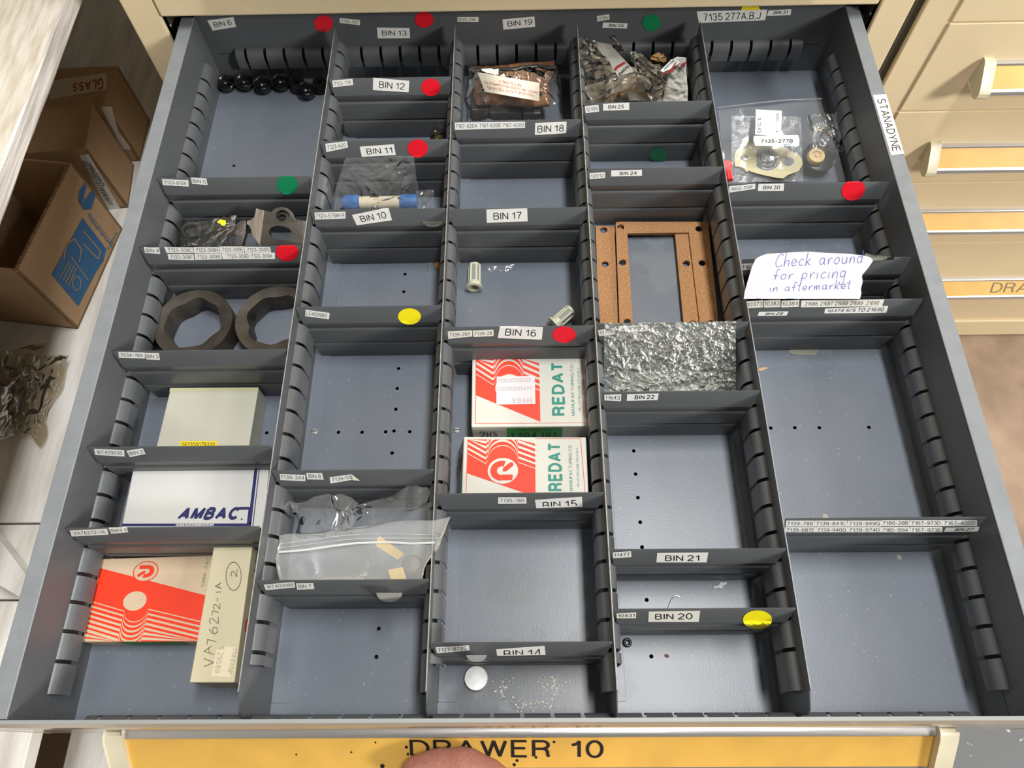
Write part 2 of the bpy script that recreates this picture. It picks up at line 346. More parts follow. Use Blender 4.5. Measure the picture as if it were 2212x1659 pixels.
def ribbon(pts, t):
    """mitred strip of width t along a polyline"""
    P = [pts[0]]
    for p in pts[1:]:
        if abs(p[0]-P[-1][0])+abs(p[1]-P[-1][1]) > 1e-6: P.append(p)
    n = len(P); vs = []
    if n < 2: return [], []
    def nm(a, b):
        d = sqrt((b[0]-a[0])**2+(b[1]-a[1])**2); return (-(b[1]-a[1])/d, (b[0]-a[0])/d)
    closed = abs(P[0][0]-P[-1][0])+abs(P[0][1]-P[-1][1]) < 1e-3
    h = t/2
    for i in range(n):
        a = nm(P[i-1], P[i]) if i else (nm(P[-2], P[-1]) if closed else nm(P[0], P[1]))
        b = nm(P[i], P[i+1]) if i < n-1 else (nm(P[0], P[1]) if closed else a)
        dt = a[0]*b[0]+a[1]*b[1]
        if dt < .75 and 0 < i < n-1:      # sharp corner: square the two legs off past the joint
            e = h*(.55 if dt > -.3 else .15)
            da = (a[1]*e, -a[0]*e); db = (b[1]*e, -b[0]*e)
            vs += [(P[i][0]+a[0]*h+da[0], P[i][1]+a[1]*h+da[1]), (P[i][0]-a[0]*h+da[0], P[i][1]-a[1]*h+da[1]),
                   (P[i][0]+b[0]*h-db[0], P[i][1]+b[1]*h-db[1]), (P[i][0]-b[0]*h-db[0], P[i][1]-b[1]*h-db[1])]
            continue
        if closed and dt < .75: b = a if i else b; a = b
        mx, my = a[0]+b[0], a[1]+b[1]; L = sqrt(mx*mx+my*my) or 1
        mx /= L; my /= L; k = min(1.25, 1/max(.3, mx*a[0]+my*a[1]))
        vs += [(P[i][0]+mx*h*k, P[i][1]+my*h*k), (P[i][0]-mx*h*k, P[i][1]-my*h*k)]
    return vs, [(2*i, 2*i+1, 2*i+3, 2*i+2) for i in range(len(vs)//2-1)]
_tc = {}
def text2d(s, bold=0.0, shear=0.0):
    """stroke lettering normalised to its own bounding box"""
    key = (s, bold, shear)
    if key in _tc: return _tc[key]
    t = .105+bold*2.6; x = 0; vs = []; fs = []
    for ch in s:
        if ch == ' ': x += .30; continue
        w, st = FONT.get(ch) or FONT[ch.upper()]
        for si, q in enumerate(st):
            q = [(t/2+a, t/2+b*(1-t)) for a, b in q]
            v, f = ribbon(q, t); k = len(vs); vs += [(x+a+shear*b, b, si+.06*(vi//2)) for vi, (a, b) in enumerate(v)]; fs += [tuple(i+k for i in g) for g in f]
        x += w+t+.145
    x0 = min(v[0] for v in vs); x1 = max(v[0] for v in vs)
    vs = [((a-x0)/(x1-x0), b, c) for a, b, c in vs]
    _tc[key] = (vs, fs); return _tc[key]
def bil(q, s, t):
    """q = TL,TR,BR,BL ; s right, t down"""
    a = [q[0][i]*(1-s)+q[1][i]*s for i in range(len(q[0]))]; b = [q[3][i]*(1-s)+q[2][i]*s for i in range(len(q[0]))]
    return [a[i]*(1-t)+b[i]*t for i in range(len(a))]
class Print:
    """flat print: 2D shapes in picture or face units, mapped on to a real surface by fn(u, v, lift)"""
    def __init__(s, fn, mats): s.fn = fn; s.mb = MB(); s.mats = mats; s.k = 0
    def _put(s, vs, fs, mi, lift): s.mb.add([s.fn(u, v, lift) for u, v in vs], fs, mi)
    def poly(s, pts, mi=0, lift=None):
        lift = .00012*(s.k+1) if lift is None else lift
        tr = tessellate_polygon([[V((a, b, 0)) for a, b in pts]])
        s._put(pts, [tuple(t) for t in tr], mi, lift)
    def grid(s, q, nx, ny, mi=0, lift=.0001, clampv=None):
        vs = [bil(q, i/nx, j/ny) for j in range(ny+1) for i in range(nx+1)]
        fs = [(j*(nx+1)+i, j*(nx+1)+i+1, (j+1)*(nx+1)+i+1, (j+1)*(nx+1)+i) for j in range(ny) for i in range(nx)]
        s._put(vs, fs, mi, lift)
    def line(s, pts, w, mi=0, lift=.00025):
        s.k += 1; v, f = ribbon([tuple(p) for p in pts], w)
        s.mb.add([s.fn(a, b, lift+1e-5*(s.k % 12)+6e-7*(i//2)) for i, (a, b) in enumerate(v)], f, mi)
    def text(s, txt, q, mi=0, lift=.00025, bold=0.0, shear=0.0, clamp=None):
        vs, fs = text2d(txt, bold, shear)
        pts = [bil(q, a, 1-b) for a, b, c in vs]
        if clamp: pts = [clamp(*p) for p in pts]
        s.mb.add([s.fn(u, v, lift+1.5e-5*c[2]) for (u, v), c in zip(pts, vs)], fs, mi)
    def build(s, name, parent=None, thick=False):
        return s.mb.build(name, s.mats, parent)
def inset(q, l, r, t, b): return [bil(q, l, t), bil(q, 1-r, t), bil(q, 1-r, 1-b), bil(q, l, 1-b)]
def sc(off, k, pts): return [(off[0]+x*k, off[1]+y*k) for x, y in pts]

def sticker_label(fn, parent, txt, q, bold=0.0, shear=0.0, m=None, margin=(.08, .08, .24, .22), ink=None, tq=None, name='bin_label', clamp=None, thick=.0002):
    """a paper label (part) with its lettering (sub-part)"""
    p = Print(fn, [m or WHITE]); p.grid(q, 8, 6, lift=thick)
    o = p.build(name, parent)
    if txt:
        t = Print(fn, [ink or BLACK])
        t.text(txt, tq or inset(q, *margin), lift=thick+.00012, bold=bold, shear=shear, clamp=clamp)
        t.build('lettering', o)
    return o
def sticker_dot(fn, parent, c, rx, ry, m, n=28, half=None, lift=.0003, rot=0):
    p = Print(fn, [m])
    rings = 4; vs = [c]
    a0, a1 = (0, 2*pi) if not half else half
    for j in range(1, rings+1):
        for k in range(n+1):
            a = a0+(a1-a0)*k/n; x = rx*cos(a)*j/rings; y = ry*sin(a)*j/rings
            vs.append((c[0]+x*cos(rot)-y*sin(rot), c[1]+x*sin(rot)+y*cos(rot)))
    fs = [(0, 1+k, 2+k) for k in range(n)]
    for j in range(1, rings):
        for k in range(n):
            a = 1+(j-1)*(n+1)+k; b = 1+j*(n+1)+k; fs.append((a, a+1, b+1, b))
    p._put(vs, fs, 0, lift)
    return p.build('round_sticker', parent)

# ================================================================== DRAWER
D = 0.6556; HW = 0.330; RIM = 0.0800; OUT = 0.3435
PX = [-0.187, -0.064, 0.0603, 0.1853]
drawer = thing('drawer', 'open grey steel drawer pulled out, with slotted walls and a yellow DRAWER 10 front label', 'drawer', (0, D/2, -0.014))

# perforated floor
HOLES = [(505,358),(875,592),(872,630),(861,796),(858,839),(855,884),(731,933.7),(782,933.7),(833,932.8),(851,931),(885,932.5),(847,978.5),
 (818,1358),(813,1419),(1369,974),(1373,1024),(1378,1075),(1383,1128),(1387,1182),(1397,1296),(1407,1418),(1665,924.6),(1717,924),(1770,924),
 (1877,923),(576,935),(1363,509),(1408,509),(1454,508)]
loops = [[(-HW, 0), (HW, 0), (HW, D), (-HW, D)]]
for u, v in HOLES:
    p = Z(u, v); loops.append(circ(p.x, p.y, .0016, 10))
for u, v, r in ((1784,1115,.0026),(1943,1203,.0022)):
    p = Z(u, v); loops.append(circ(p.x, p.y, r, 12))
MB().plate(loops, -.001, 0, (0,0,0), (1,0,0), (0,1,0), (0,0,1)).build('drawer_bottom', FLOORP, drawer)
for u, v, r in ((1784,1115,.0025),(1943,1203,.0021)):
    p = Z(u, v); MB().lathe([(.0001, 0), (r, 0), (r, -.0005)], (p.x, p.y, -.0004), n=14).build('knockout_plug', mat('bare_plug', (.34, .33, .30), .5), drawer)
MB().box((-OUT, 0, -.014), (OUT, D+.001, -.0125)).build('added_dark_pan', DARKIN, drawer)  # unseen sheet added under the floor so its holes look dark

def thick_strip(pts, t):
    """closed outline of a sheet of thickness t following the open polyline pts (offset to the left side)"""
    n = len(pts); off = []
    for i in range(n):
        a = V(pts[max(i-1, 0)]); b = V(pts[min(i+1, n-1)]); d = (b-a).normalized()
        off.append((pts[i][0]-d.y*t, pts[i][1]+d.x*t))
    return list(pts)+off[::-1]
def extrude(mb, outline, fn, s0, s1, mi=0):
    n = len(outline)
    tris = tessellate_polygon([[V((a, b, 0)) for a, b in outline]])
    vs = [fn(a, b, s0) for a, b in outline]+[fn(a, b, s1) for a, b in outline]
    fs = [tuple(t) for t in tris]+[tuple(i+n for i in reversed(t)) for t in tris]
    fs += [(i, (i+1) % n, (i+1) % n+n, i+n) for i in range(n)]
    mb.add(vs, fs, mi)
def rail_profile(ztop, zbot, out, k=1.0):
    r = out
    return [(0, ztop), (r*.25, ztop-.0006), (r*.62, ztop-.0026), (r*.88, ztop-.0052), (r*.98, ztop-.0078), (r, ztop-.010), (r, zbot+.002), (r*.95, zbot)]
def rail(name, fn, ztop, zbot, out, s0, s1, slots, gap=.0027, parent=None, material=None):
    prof = thick_strip(rail_profile(ztop, zbot, out), -.0009)
    mb = MB(); cuts = sorted([s for s in slots if s0+.003 < s < s1-.003])
    a = s0
    for c in cuts+[s1+gap/2]:
        b = c-gap/2
        if b-a > .001: extrude(mb, prof, fn, a, b)
        a = c+gap/2
    o = mb.build(name, material or GREY, parent)
    me = o.data; me.polygons.foreach_set('use_smooth', [True]*len(me.polygons)); me.set_sharp_from_angle(angle=radians(38))
    return o
SIDE_SLOTS = [.0394+.0204*k for k in range(29)]
BACK_SLOTS = [-.2908+.02065*k for k in range(30)]
# side walls with the opening behind the rail, and seam slit
for sx in (-1, 1):
    mb = MB()
    mb.plate([[(0, 0), (D, 0), (D, RIM-.0017), (0, RIM-.0017)], [(.0185, .022), (.632, .022), (.632, .0425), (.0185, .0425)],
              [(.0005, .0325), (.0175, .0325), (.0175, .0335), (.0005, .0335)]], 0, .0010, (sx*(HW), 0, 0), (0, 1, 0), (0, 0, 1), (sx, 0, 0))
    mb.build('side_wall', GREY, drawer)
    mb = MB(); mb.box((sx*HW, .0005, RIM-.0015), (sx*OUT, D, RIM)); mb.box((sx*(OUT-.0012), .0005, -.014), (sx*OUT, D, RIM-.0010))
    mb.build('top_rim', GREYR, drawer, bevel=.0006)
    MB().box((sx*(HW-.0006), .0190, .0245), (sx*(HW+.0030), .632, .0420)).build('slot_shade_strip', DARKIN, drawer)  # near-black strip stands in for the shade inside the rail slots
    rail('slotted_rail', lambda a, b, s, sx=sx: V((sx*(HW-a), s, b)), .0425, .0240, .0062, .0180, .6330, SIDE_SLOTS, parent=drawer)
# rear wall
mb = MB()
mb.plate([[(-HW, 0), (HW, 0), (HW, .086), (-HW, .086)], [(-.300, .024), (.300, .024), (.300, .0395), (-.300, .0395)],
          [(-.322, .0335), (-.3035, .0335), (-.3035, .0347), (-.322, .0347)], [(.3035, .0335), (.320, .0335), (.320, .0347), (.3035, .0347)]],
         0, .001, (0, D, 0), (1, 0, 0), (0, 0, 1), (0, 1, 0))
mb.box((-HW, D, .085), (HW, D+.012, .086)); mb.box((-HW, D+.011, -.01), (HW, D+.012, .085))
mb.build('rear_wall', GREY, drawer)
rail('slotted_rail', lambda a, b, s: V((s, D-a, b)), .0415, .0205, .0080, -.3015, .3005, BACK_SLOTS, gap=.0030, parent=drawer)
MB().box((-.3005, D-.0006, .0215), (.2995, D+.003, .0410)).build('slot_shade_strip', DARKIN, drawer)  # painted slot shade behind the rear rail; front rail follows
MB().box((-.2990, .0002, .0215), (.2990, .0008, .0440)).build('slot_shade_strip', DARKIN, drawer)
# front wall (inner rail seen from above) and outer front
rail('slotted_rail', lambda a, b, s: V((s, a, b)), .0445, .030, .0048, -.3000, .3000, BACK_SLOTS, gap=.0030, parent=drawer)
mb = MB(); mb.plate([[(-OUT, -.012), (OUT, -.012), (OUT, RIM-.0012), (-OUT, RIM-.0012)], [(-.30, .024), (.30, .024), (.30, .0425), (-.30, .0425)]], -.0010, 0, (0, 0, 0), (1, 0, 0), (0, 0, 1), (0, 1, 0))
mb.box((-OUT, -.0024, RIM-.001), (OUT, 0, RIM))
mb.build('front_wall', mat('grey_front_lip', (.26, .27, .27), .5), drawer)
prof = [(-.0012, .0788), (-.0024, .0788), (-.0044, .074), (-.0052, .068), (-.0052, -.012), (-.0012, -.012)]
mb = MB(); extrude(mb, prof, lambda a, b, s: V((s, a, b)), -.352, .352)
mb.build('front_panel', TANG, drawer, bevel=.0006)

# pull handle of this drawer
HX0, HX1 = -.2885, .2895
def pull(y0, zt, x0, x1, parent, cap_left=True, cap_right=True, ext=0.0):
    """top rail / slanted card / bottom rail, y0 = face plane, zt = top of handle"""
    out = {}
    mb = MB(); extrude(mb, [(y0, zt), (y0-.0025, zt), (y0-.0048, zt-.0012), (y0-.0052, zt-.0032), (y0-.0035, zt-.0042), (y0, zt-.0040)], lambda a, b, s: V((s, a, b)), x0, x1)
    mb.build('pull_rail', ALU, parent, smooth=True)
    mb = MB(); extrude(mb, [(y0-ext-.0195, zt-ext-.0195), (y0-ext-.0220, zt-ext-.0208), (y0-ext-.0240, zt-ext-.0232), (y0-ext-.0240, zt-ext-.0262), (y0-ext-.0222, zt-ext-.0275), (y0-ext-.0200, zt-ext-.0255), (y0-ext-.0190, zt-ext-.0212)], lambda a, b, s: V((s, a, b)), x0, x1)
    mb.build('pull_rail', ALU, parent, smooth=True)
    mb = MB(); extrude(mb, [(y0-.0030, zt-.0037), (y0-ext-.0200, zt-ext-.0207), (y0-ext-.0208, zt-ext-.0200), (y0-.0038, zt-.0030)], lambda a, b, s: V((s, a, b)), x0+.001, x1-.001)
    card = mb.build('label_card', YEL, parent)
    for side, on in ((-1, cap_left), (1, cap_right)):
        if not on: continue
        xx = x0 if side < 0 else x1
        pr = [(y0, zt+.0030), (y0-.0040, zt+.0030), (y0-.0075, zt+.0008), (y0-.0250-ext, zt-.0175-ext), (y0-.0272-ext, zt-.0215-ext), (y0-.0272-ext, zt-.0265-ext), (y0-.0245-ext, zt-.0300-ext), (y0-.0195-ext, zt-.0310-ext), (y0-.0040, zt-.0285), (y0, zt-.0270)]
        mb = MB(); extrude(mb, pr, lambda a, b, s: V((s, a, b)), xx-(.0105 if side < 0 else .0015), xx+(.0015 if side < 0 else .0105))
        mb.build('end_cap', CAPM, parent, smooth=True, bevel=.0022, segs=3)
    return card
HY = -.0052; HZ = .0345
card = pull(HY, HZ, HX0+.012, HX1-.010, drawer, ext=.0028)
cn = V((0, -1, 1)).normalized(); cp = V((0, HY-.0038, HZ-.0030))
def card_fn(u, v, lift): return at_plane(u, v, cp+cn*(lift+.0001), cn)
pr = Print(card_fn, [BLACK])
q = [(884,1598),(1304,1599),(1304,1638),(886,1634)]
pr.text('DRAWER  10', q, bold=.010)
for u, v, r in ((878,1614,3.6),(881,1629,3),(1197,1603,3),(1158,1636,3),(1117,1643,3.4),(1111,1652,3.6),(826,1655,5),(811,1604,2.2),(759,1625,2.2),(640,1630,2),(1060,1616,3)):
    pr.poly(circ(u, v, r, 10))
pr.build('lettering', card)
# red pen stroke and spots on the right of the front
def front_fn(u, v, lift): return at(u, v, 'z', .070)
# ------------------------------------------------------------------ labels on rear wall
def rear_fn(u, v, lift): return at(u, v, 'y', D-lift-.0001)
c1 = lambda *p: sc((340, 0), .2984, p)
c2 = lambda *p: sc((960, 0), .2893, p)
c3 = lambda *p: sc((1480, 0), .331, p)
sticker_dot(rear_fn, drawer, c3((427, 64))[0], 20, 14, YSTK, lift=.00003)
sticker_label(rear_fn, drawer, 'BIN 6', c1((360,148),(550,122),(570,195),(400,222)), margin=(.16,.14,.26,.26))
sticker_dot(rear_fn, drawer, c1((1203,171))[0], 20.5, 18.5, RED)
sticker_label(rear_fn, drawer, '7135-74C', c1((1320,130),(1467,145),(1466,183),(1318,165)), m=WHITE2, ink=GINK)
sticker_label(rear_fn, drawer, 'BIN 13', c1((1588,200),(1825,203),(1830,276),(1595,278)), margin=(.15,.1,.26,.26))
sticker_dot(rear_fn, drawer, c1((1931,143))[0], 20, 17.5, RED)
sticker_label(rear_fn, drawer, '9045-296', c2((97,127),(255,127),(255,165),(97,163)), m=WHITE2, ink=GINK, margin=(.05,.14,.24,.22))
sticker_label(rear_fn, drawer, 'BIN 19', c2((433,145),(672,123),(677,200),(440,222)), margin=(.15,.08,.22,.26))
sticker_label(rear_fn, drawer, '12992', c2((1138,120),(1230,107),(1234,145),(1142,160)), m=WHITE2, ink=GINK)
sticker_label(rear_fn, drawer, 'BIN 26', c2((1185,168),(1368,174),(1362,212),(1178,208)), bold=.012, margin=(.26,.14,.22,.22))
sticker_dot(rear_fn, drawer, c2((1546,170))[0], 20, 18, GREEN)
sticker_label(rear_fn, drawer, '7135 277A,B,J', c3((75,75),(537,62),(522,132),(90,150)), margin=(.09,.08,.2,.14))
sticker_label(rear_fn, drawer, 'BIN 31', c3((545,68),(693,60),(688,98),(533,104)), bold=.012, shear=.2, margin=(.25,.12,.2,.22))
def rim_fn(u, v, lift): return at(u, v, 'z', RIM+lift)
g = c3((1225,620),(1312,614),(1430,1003),(1345,1012))
qs = [g[1], g[2], g[3], g[0]]
p = Print(rim_fn, [WHITE]); p.grid(g, 2, 4, lift=.0002); lab = p.build('rim_label', drawer)
t = Print(rim_fn, [BLACK]); t.text('STANADYNE', inset(qs, .075, .06, .16, .2), lift=.0004); t.build('lettering', lab)

# ------------------------------------------------------------------ partitions
PSL = [.0430+.02023*k for k in range(31)]
PTOP = .0712
names = ['first grey slotted partition from the left side of the drawer', 'second grey slotted partition from the left, just left of centre',
         'third grey slotted partition from the left, right of the red and white boxes', 'fourth grey slotted partition from the left, beside the widest bins']
for i, x in enumerate(PX):
    t = thing('drawer_partition', names[i], 'partition', (x, D/2, .0002), 'lengthwise slotted partitions in the drawer')
    mb = MB()
    mb.plate([[(.002, 0), (.6465, 0), (.6465, PTOP), (.0165, PTOP), (.0160, .0690), (.005, .0640), (.002, .058)]], -.0004, .0004, (x, 0, .0002), (0, 1, 0), (0, 0, 1), (1, 0, 0))
    mb.build('partition_plate', GREYD, t)
    MB().box((x-.0008, .0180, .0290), (x-.0002, .6430, .0560)).box((x+.0002, .0360, .0290), (x+.0008, .6430, .0560)).build('slot_shade_strip', DARKIN, t)  # dark strips on both faces put shade into the partition slots
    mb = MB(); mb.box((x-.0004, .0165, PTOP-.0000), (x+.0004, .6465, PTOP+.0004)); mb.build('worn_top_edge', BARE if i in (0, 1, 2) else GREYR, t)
    rail('slotted_rail', lambda a, b, s, x=x: V((x-.0004-a, s, b)), .0575, .0285, .0065, .0170, .6445, PSL, parent=t, material=GREYD)
    rail('slotted_rail', lambda a, b, s, x=x: V((x+.0004+a, s, b)), .0575, .0285, .0065, .0350, .6445, PSL, parent=t, material=GREYD)
    mb = MB(); mb.box((x+.0004, .0140, .0002), (x+.0140, .6440, .0010)); mb.build('foot_flange', FLOORP, t, bevel=.0002)
    mb = MB(); mb.box((x-.004, .0022, .001), (x+.0115, .0040, .030)); mb.build('front_tab', GREYD, t)
for k, (u, v) in enumerate(((679, 932), (987, 929))):
    p = Z(u, v, .001)
    s = thing('machine_screw', ['small round slotted screw in the second column floor strip', 'small round slotted screw left of the red and white boxes'][k], 'screw', p, 'screws holding the floor strips')
    MB().lathe([(.0001, .0010), (.0022, .0009), (.0029, .0005), (.0031, 0)], p, n=16).build('screw_head', mat('dull_screw_steel', (.40, .39, .37), .45, .6), s)
    MB().box((p.x-.0024, p.y-.0003, p.z+.0006), (p.x+.0024, p.y+.0003, p.z+.00115)).build('slot', DARKIN, s)

# ------------------------------------------------------------------ dividers
COLS = {'A': (-HW, PX[0]), 'B': (PX[0], PX[1]), 'C': (PX[1], PX[2]), 'D': (PX[2], PX[3]), 'E': (PX[3], HW)}
DPROF = [(.0068, .0727), (.0062, .0722), (.0002, .0572), (-.0001, .0512), (.0004, .0507), (.0030, .0503), (.0030, .0494), (.0014, .0490), (.0002, .0484), (-.0006, .0476), (-.0009, .0464),
         (-.0005, .0268), (.0002, .0263), (.0030, .0259), (.0030, .0250), (.0014, .0246), (.0002, .0240), (-.0006, .0232), (-.0009, .0220), (-.0001, .0004)]
def inset_x(z, off):
    pts = [(0, off*.9), (.020, off*.9), (.024, off-.003), (.0500, off-.003), (.0560, .0042), (.0700, .0008), (.0722, .0011), (.0727, .0022)]
    for (a, b), (c, d) in zip(pts, pts[1:]):
        if a <= z <= c: return b+(d-b)*(z-a)/(c-a)
    return pts[-1][1]
def divider(col, num, y0, label, group='crosswise bin dividers'):
    x0, x1 = COLS[col]
    t = thing('bin_divider', label, 'divider', ((x0+x1)/2, y0, .0003), group)
    o0 = .0085 if col == 'A' else .0069; o1 = .0085 if col == 'E' else .0069
    out = thick_strip(DPROF, .0009)
    n = len(out); vs = []
    for side in (0, 1):
        for a, b in out:
            xx = x0+inset_x(b, o0)+.0005 if side == 0 else x1-inset_x(b, o1)-.0005
            vs.append((xx, y0+a, b))
    tr = tessellate_polygon([[V((a, b, 0)) for a, b in out]])
    fs = [tuple(q) for q in tr]+[tuple(i+n for i in reversed(q)) for q in tr]+[(i, (i+1) % n, (i+1) % n+n, i+n) for i in range(n)]
    o = MB().add(vs, fs).build('divider_plate', GREYD, t)
    o.data.polygons.foreach_set('use_smooth', [True]*len(o.data.polygons)); o.data.set_sharp_from_angle(angle=radians(48))
    zo = o.data.vertices; wz = WLOC[o].z
    for e in o.data.edges:
        if all(abs(zo[k].co.z+wz-.0572) < .0006 for k in e.vertices): e.use_edge_sharp = True
    P1, P2 = V((0, y0+.0062, .0722)), V((0, y0+.0002, .0572))
    d = (P1-P2).normalized(); nrm = V((0, -d.z, d.y))
    if nrm.y > 0: nrm = -nrm
    def fn(u, v, lift):
        p = at_plane(u, v, P1+nrm*lift, nrm)
        if p.z < .0572 or nrm.dot(ray(u, v)) > -1e-3:
            p = at(u, v, 'y', y0-lift-.0002)
            p = at(u, v, 'y', y0-lift-.0002-.0012*max(0, min(1, (.0572-p.z)/.0065)))
        if p.z > .0735: p.z = .0735; p.y = y0+.0068
        return p
    return t, fn, y0
cA = lambda *p: sc((280, 360), .2652, p)
cA3 = lambda *p: sc((160, 760), .2652, p)
cA1 = lambda *p: sc((100, 1120), .2652, p)
cB = lambda *p: sc((640, 290), .3075, p)
cB8 = lambda *p: sc((560, 740), .3374, p)
cC = lambda *p: sc((930, 700), .25316, p)
cC14 = lambda *p: sc((840, 1260), .21708, p)
cD = lambda *p: sc((1240, 340), .3376, p)
cD2 = lambda *p: sc((1290, 1160), .2412, p)
cE = lambda *p: sc((1540, 380), .3496, p)
cE1 = lambda *p: sc((1620, 1060), .32558, p)
cE2 = lambda *p: sc((1880, 1100), .3370, p)
# column A
t, f, _ = divider('A', 5, .4436, 'grey divider labelled BIN 5 with a green round sticker')
sticker_label(f, t, '7123-819A', cA((262,100),(478,110),(482,163),(272,150)), ink=GINK)
sticker_label(f, t, 'BIN 5', cA((500,87),(625,97),(635,150),(508,140)), ink=GINK)
sticker_dot(f, t, cA((1283,148))[0], 23, 21, GREEN)
t, f, _ = divider('A', 4, .3663, 'grey divider labelled BIN 4 with two rows of paper part labels and a red dot')
for s, q in (('BIN 4', ((115,657),(240,657),(250,712),(125,703))), ('7123-308C', ((283,655),(512,657),(522,703),(300,702))), ('7123-308N', ((518,655),(728,655),(735,703),(525,705))),
             ('7123-309E', ((732,650),(930,650),(935,700),(738,703))), ('7123-309Q', ((932,652),(1145,655),(1152,700),(940,700))), ('7123-308F', ((308,712),(520,712),(526,762),(318,757))),
             ('7123-309A', ((526,710),(745,706),(752,755),(533,760))), ('7123-309D  7123-309X', ((748,705),(1183,700),(1183,753),(758,755)))):
    sticker_label(f, t, s, cA(*q), ink=GINK, margin=(.1,.05,.2,.2))
sticker_dot(f, t, cA((1283,693))[0], 24.4, 20.4, RED)
t, f, _ = divider('A', 3, .2646, 'grey divider labelled 7034-19A and BIN 3, in front of two steel cam rings')
sticker_label(f, t, '7034-19A', cA3((360,0),(575,5),(578,55),(365,48)), ink=GINK)
sticker_label(f, t, 'BIN 3', cA3((575,8),(690,10),(700,66),(590,62)), ink=GINK)
t, f, _ = divider('A', 2, .1819, 'grey divider labelled WT409035 and BIN 2, in front of the pale grey box')
sticker_label(f, t, 'WT409035', cA3((162,790),(408,800),(412,853),(172,840)), ink=GINK)
sticker_label(f, t, 'BIN 2', cA3((425,805),(560,785),(582,832),(455,858)), ink=GINK)
t, f, _ = divider('A', 1, .1197, 'grey divider labelled VA76272-1A and BIN 1, in front of the white box')
sticker_label(f, t, 'VA76272-1A', cA1((190,97),(495,83),(508,132),(207,147)), ink=GINK)
sticker_label(f, t, 'BIN 1', cA1((505,75),(655,70),(668,112),(530,125)), ink=GINK)
# column B
t, f, _ = divider('B', 12, .5662, 'grey divider labelled BIN 12 with a red dot, rearmost of its column')
sticker_label(f, t, '7123-726', c1((1265,583),(1412,570),(1418,615),(1272,632)), ink=GINK)
sticker_label(f, t, 'BIN 12', c1((1562,562),(1824,585),(1818,668),(1560,652)), margin=(.17,.12,.24,.2))
sticker_dot(f, t, c1((1980,632))[0], 21, 19.2, RED)
t, f, _ = divider('B', 11, .4855, 'grey divider labelled BIN 11 with a red dot, behind the clear bag')
sticker_label(f, t, '7123-620', c1((1215,1040),(1372,1022),(1380,1068),(1222,1102)), ink=GINK)
sticker_label(f, t, 'BIN 11', c1((1464,1062),(1712,1044),(1726,1122),(1480,1136)), margin=(.17,.08,.24,.2))
sticker_dot(f, t, c1((1885,1074))[0], 22, 19.7, RED)
t, f, _ = divider('B', 10, .4049, 'grey divider labelled 7123-576M-R and a tilted BIN 10')
sticker_label(f, t, '7123-576M-R', cB((127,550),(345,543),(347,592),(133,600)), ink=GINK, margin=(.04,.04,.2,.2))
sticker_label(f, t, 'BIN 10', cB((390,567),(647,514),(673,604),(425,640)), margin=(.17,.12,.24,.22))
sticker_dot(f, t, cB((958,612))[0], 22, 12, TAPE, half=(0, pi))
t, f, _ = divider('B', 9, .3042, 'grey divider labelled LE409980 with a yellow dot, in the second column from the left')
sticker_label(f, t, 'LE409980', cB((65,1232),(235,1255),(230,1300),(62,1278)), ink=GINK, margin=(.05,.1,.2,.2))
sticker_dot(f, t, cB((795,1280))[0], 25, 17.5, YSTK)
t, f, _ = divider('B', 8, .1619, 'grey divider labelled 7139-344, BIN 8 and a torn 7139-55 label')
sticker_label(f, t, '7139-344', cB8((130,842),(295,847),(295,888),(135,880)), ink=GINK, margin=(.03,.05,.2,.2))
sticker_label(f, t, 'BIN 8', cB8((300,835),(402,835),(413,878),(308,876)), ink=GINK, margin=(.12,.12,.2,.2))
sticker_label(f, t, '7139-55', cB8((450,862),(590,843),(610,876),(456,903)), ink=GINK, margin=(.1,.08,.2,.25))
p = Print(f, [WHITE2]); p.poly(cB8((590,843),(645,884),(600,882)), lift=.0012); p.build('torn_label_corner', t)
t, f, _ = divider('B', 7, .0814, 'grey divider labelled WT400088 and BIN 7 with a half-round paper sticker hanging below')
sticker_label(f, t, 'WT400088', cB8((28,1550),(223,1532),(230,1568),(42,1585)), ink=GINK, margin=(.08,.05,.2,.25))
sticker_label(f, t, 'BIN 7', cB8((235,1542),(345,1540),(353,1578),(243,1582)), ink=GINK, margin=(.1,.14,.2,.2))
def panel_fn(y): return lambda u, v, lift: at(u, v, 'y', y-.0014-lift)
sticker_dot(panel_fn(.0814), t, cB8((833,1602))[0], 28, 20, WHITE2, half=(0, pi), lift=.001)
# column C
t, f, _ = divider('C', 18, .5078, 'grey divider labelled BIN 18 and three 7167-620 numbers, before the brown paper parcel')
sticker_label(f, t, '7167-620A  7167-620B  7167-620D', c2((77,915),(602,908),(602,955),(80,970)), ink=GINK, margin=(.015,.015,.22,.22))
sticker_label(f, t, 'BIN 18', c2((678,918),(912,908),(910,995),(675,1008)), margin=(.08,.08,.24,.18))
t, f, _ = divider('C', 17, .4039, 'grey divider labelled only BIN 17')
sticker_label(f, t, 'BIN 17', cB((1335,528),(1622,520),(1626,612),(1338,622)), margin=(.17,.14,.26,.2))
t, f, _ = divider('C', 16, .2833, 'grey divider labelled 7139-28A, 7139-28 and BIN 16 with a red dot')
sticker_label(f, t, '7139-28A', cB((1063,1385),(1235,1378),(1237,1420),(1068,1438)), ink=GINK, m=WHITE2)
sticker_label(f, t, '7139-28', cB((1238,1380),(1385,1372),(1387,1418),(1245,1424)), ink=GINK, m=WHITE2)
sticker_label(f, t, 'BIN 16', cB((1432,1342),(1733,1355),(1725,1443),(1415,1432)), margin=(.15,.14,.24,.22))
sticker_dot(f, t, cB((1882,1408))[0], 25.6, 17.8, RED)
t, f, _ = divider('C', 15, .1430, 'grey divider labelled 7135-180 and BIN 15, in front of the red and white boxes')
sticker_label(f, t, '7135-180', cC((577,1478),(817,1478),(820,1532),(577,1535)), ink=GINK)
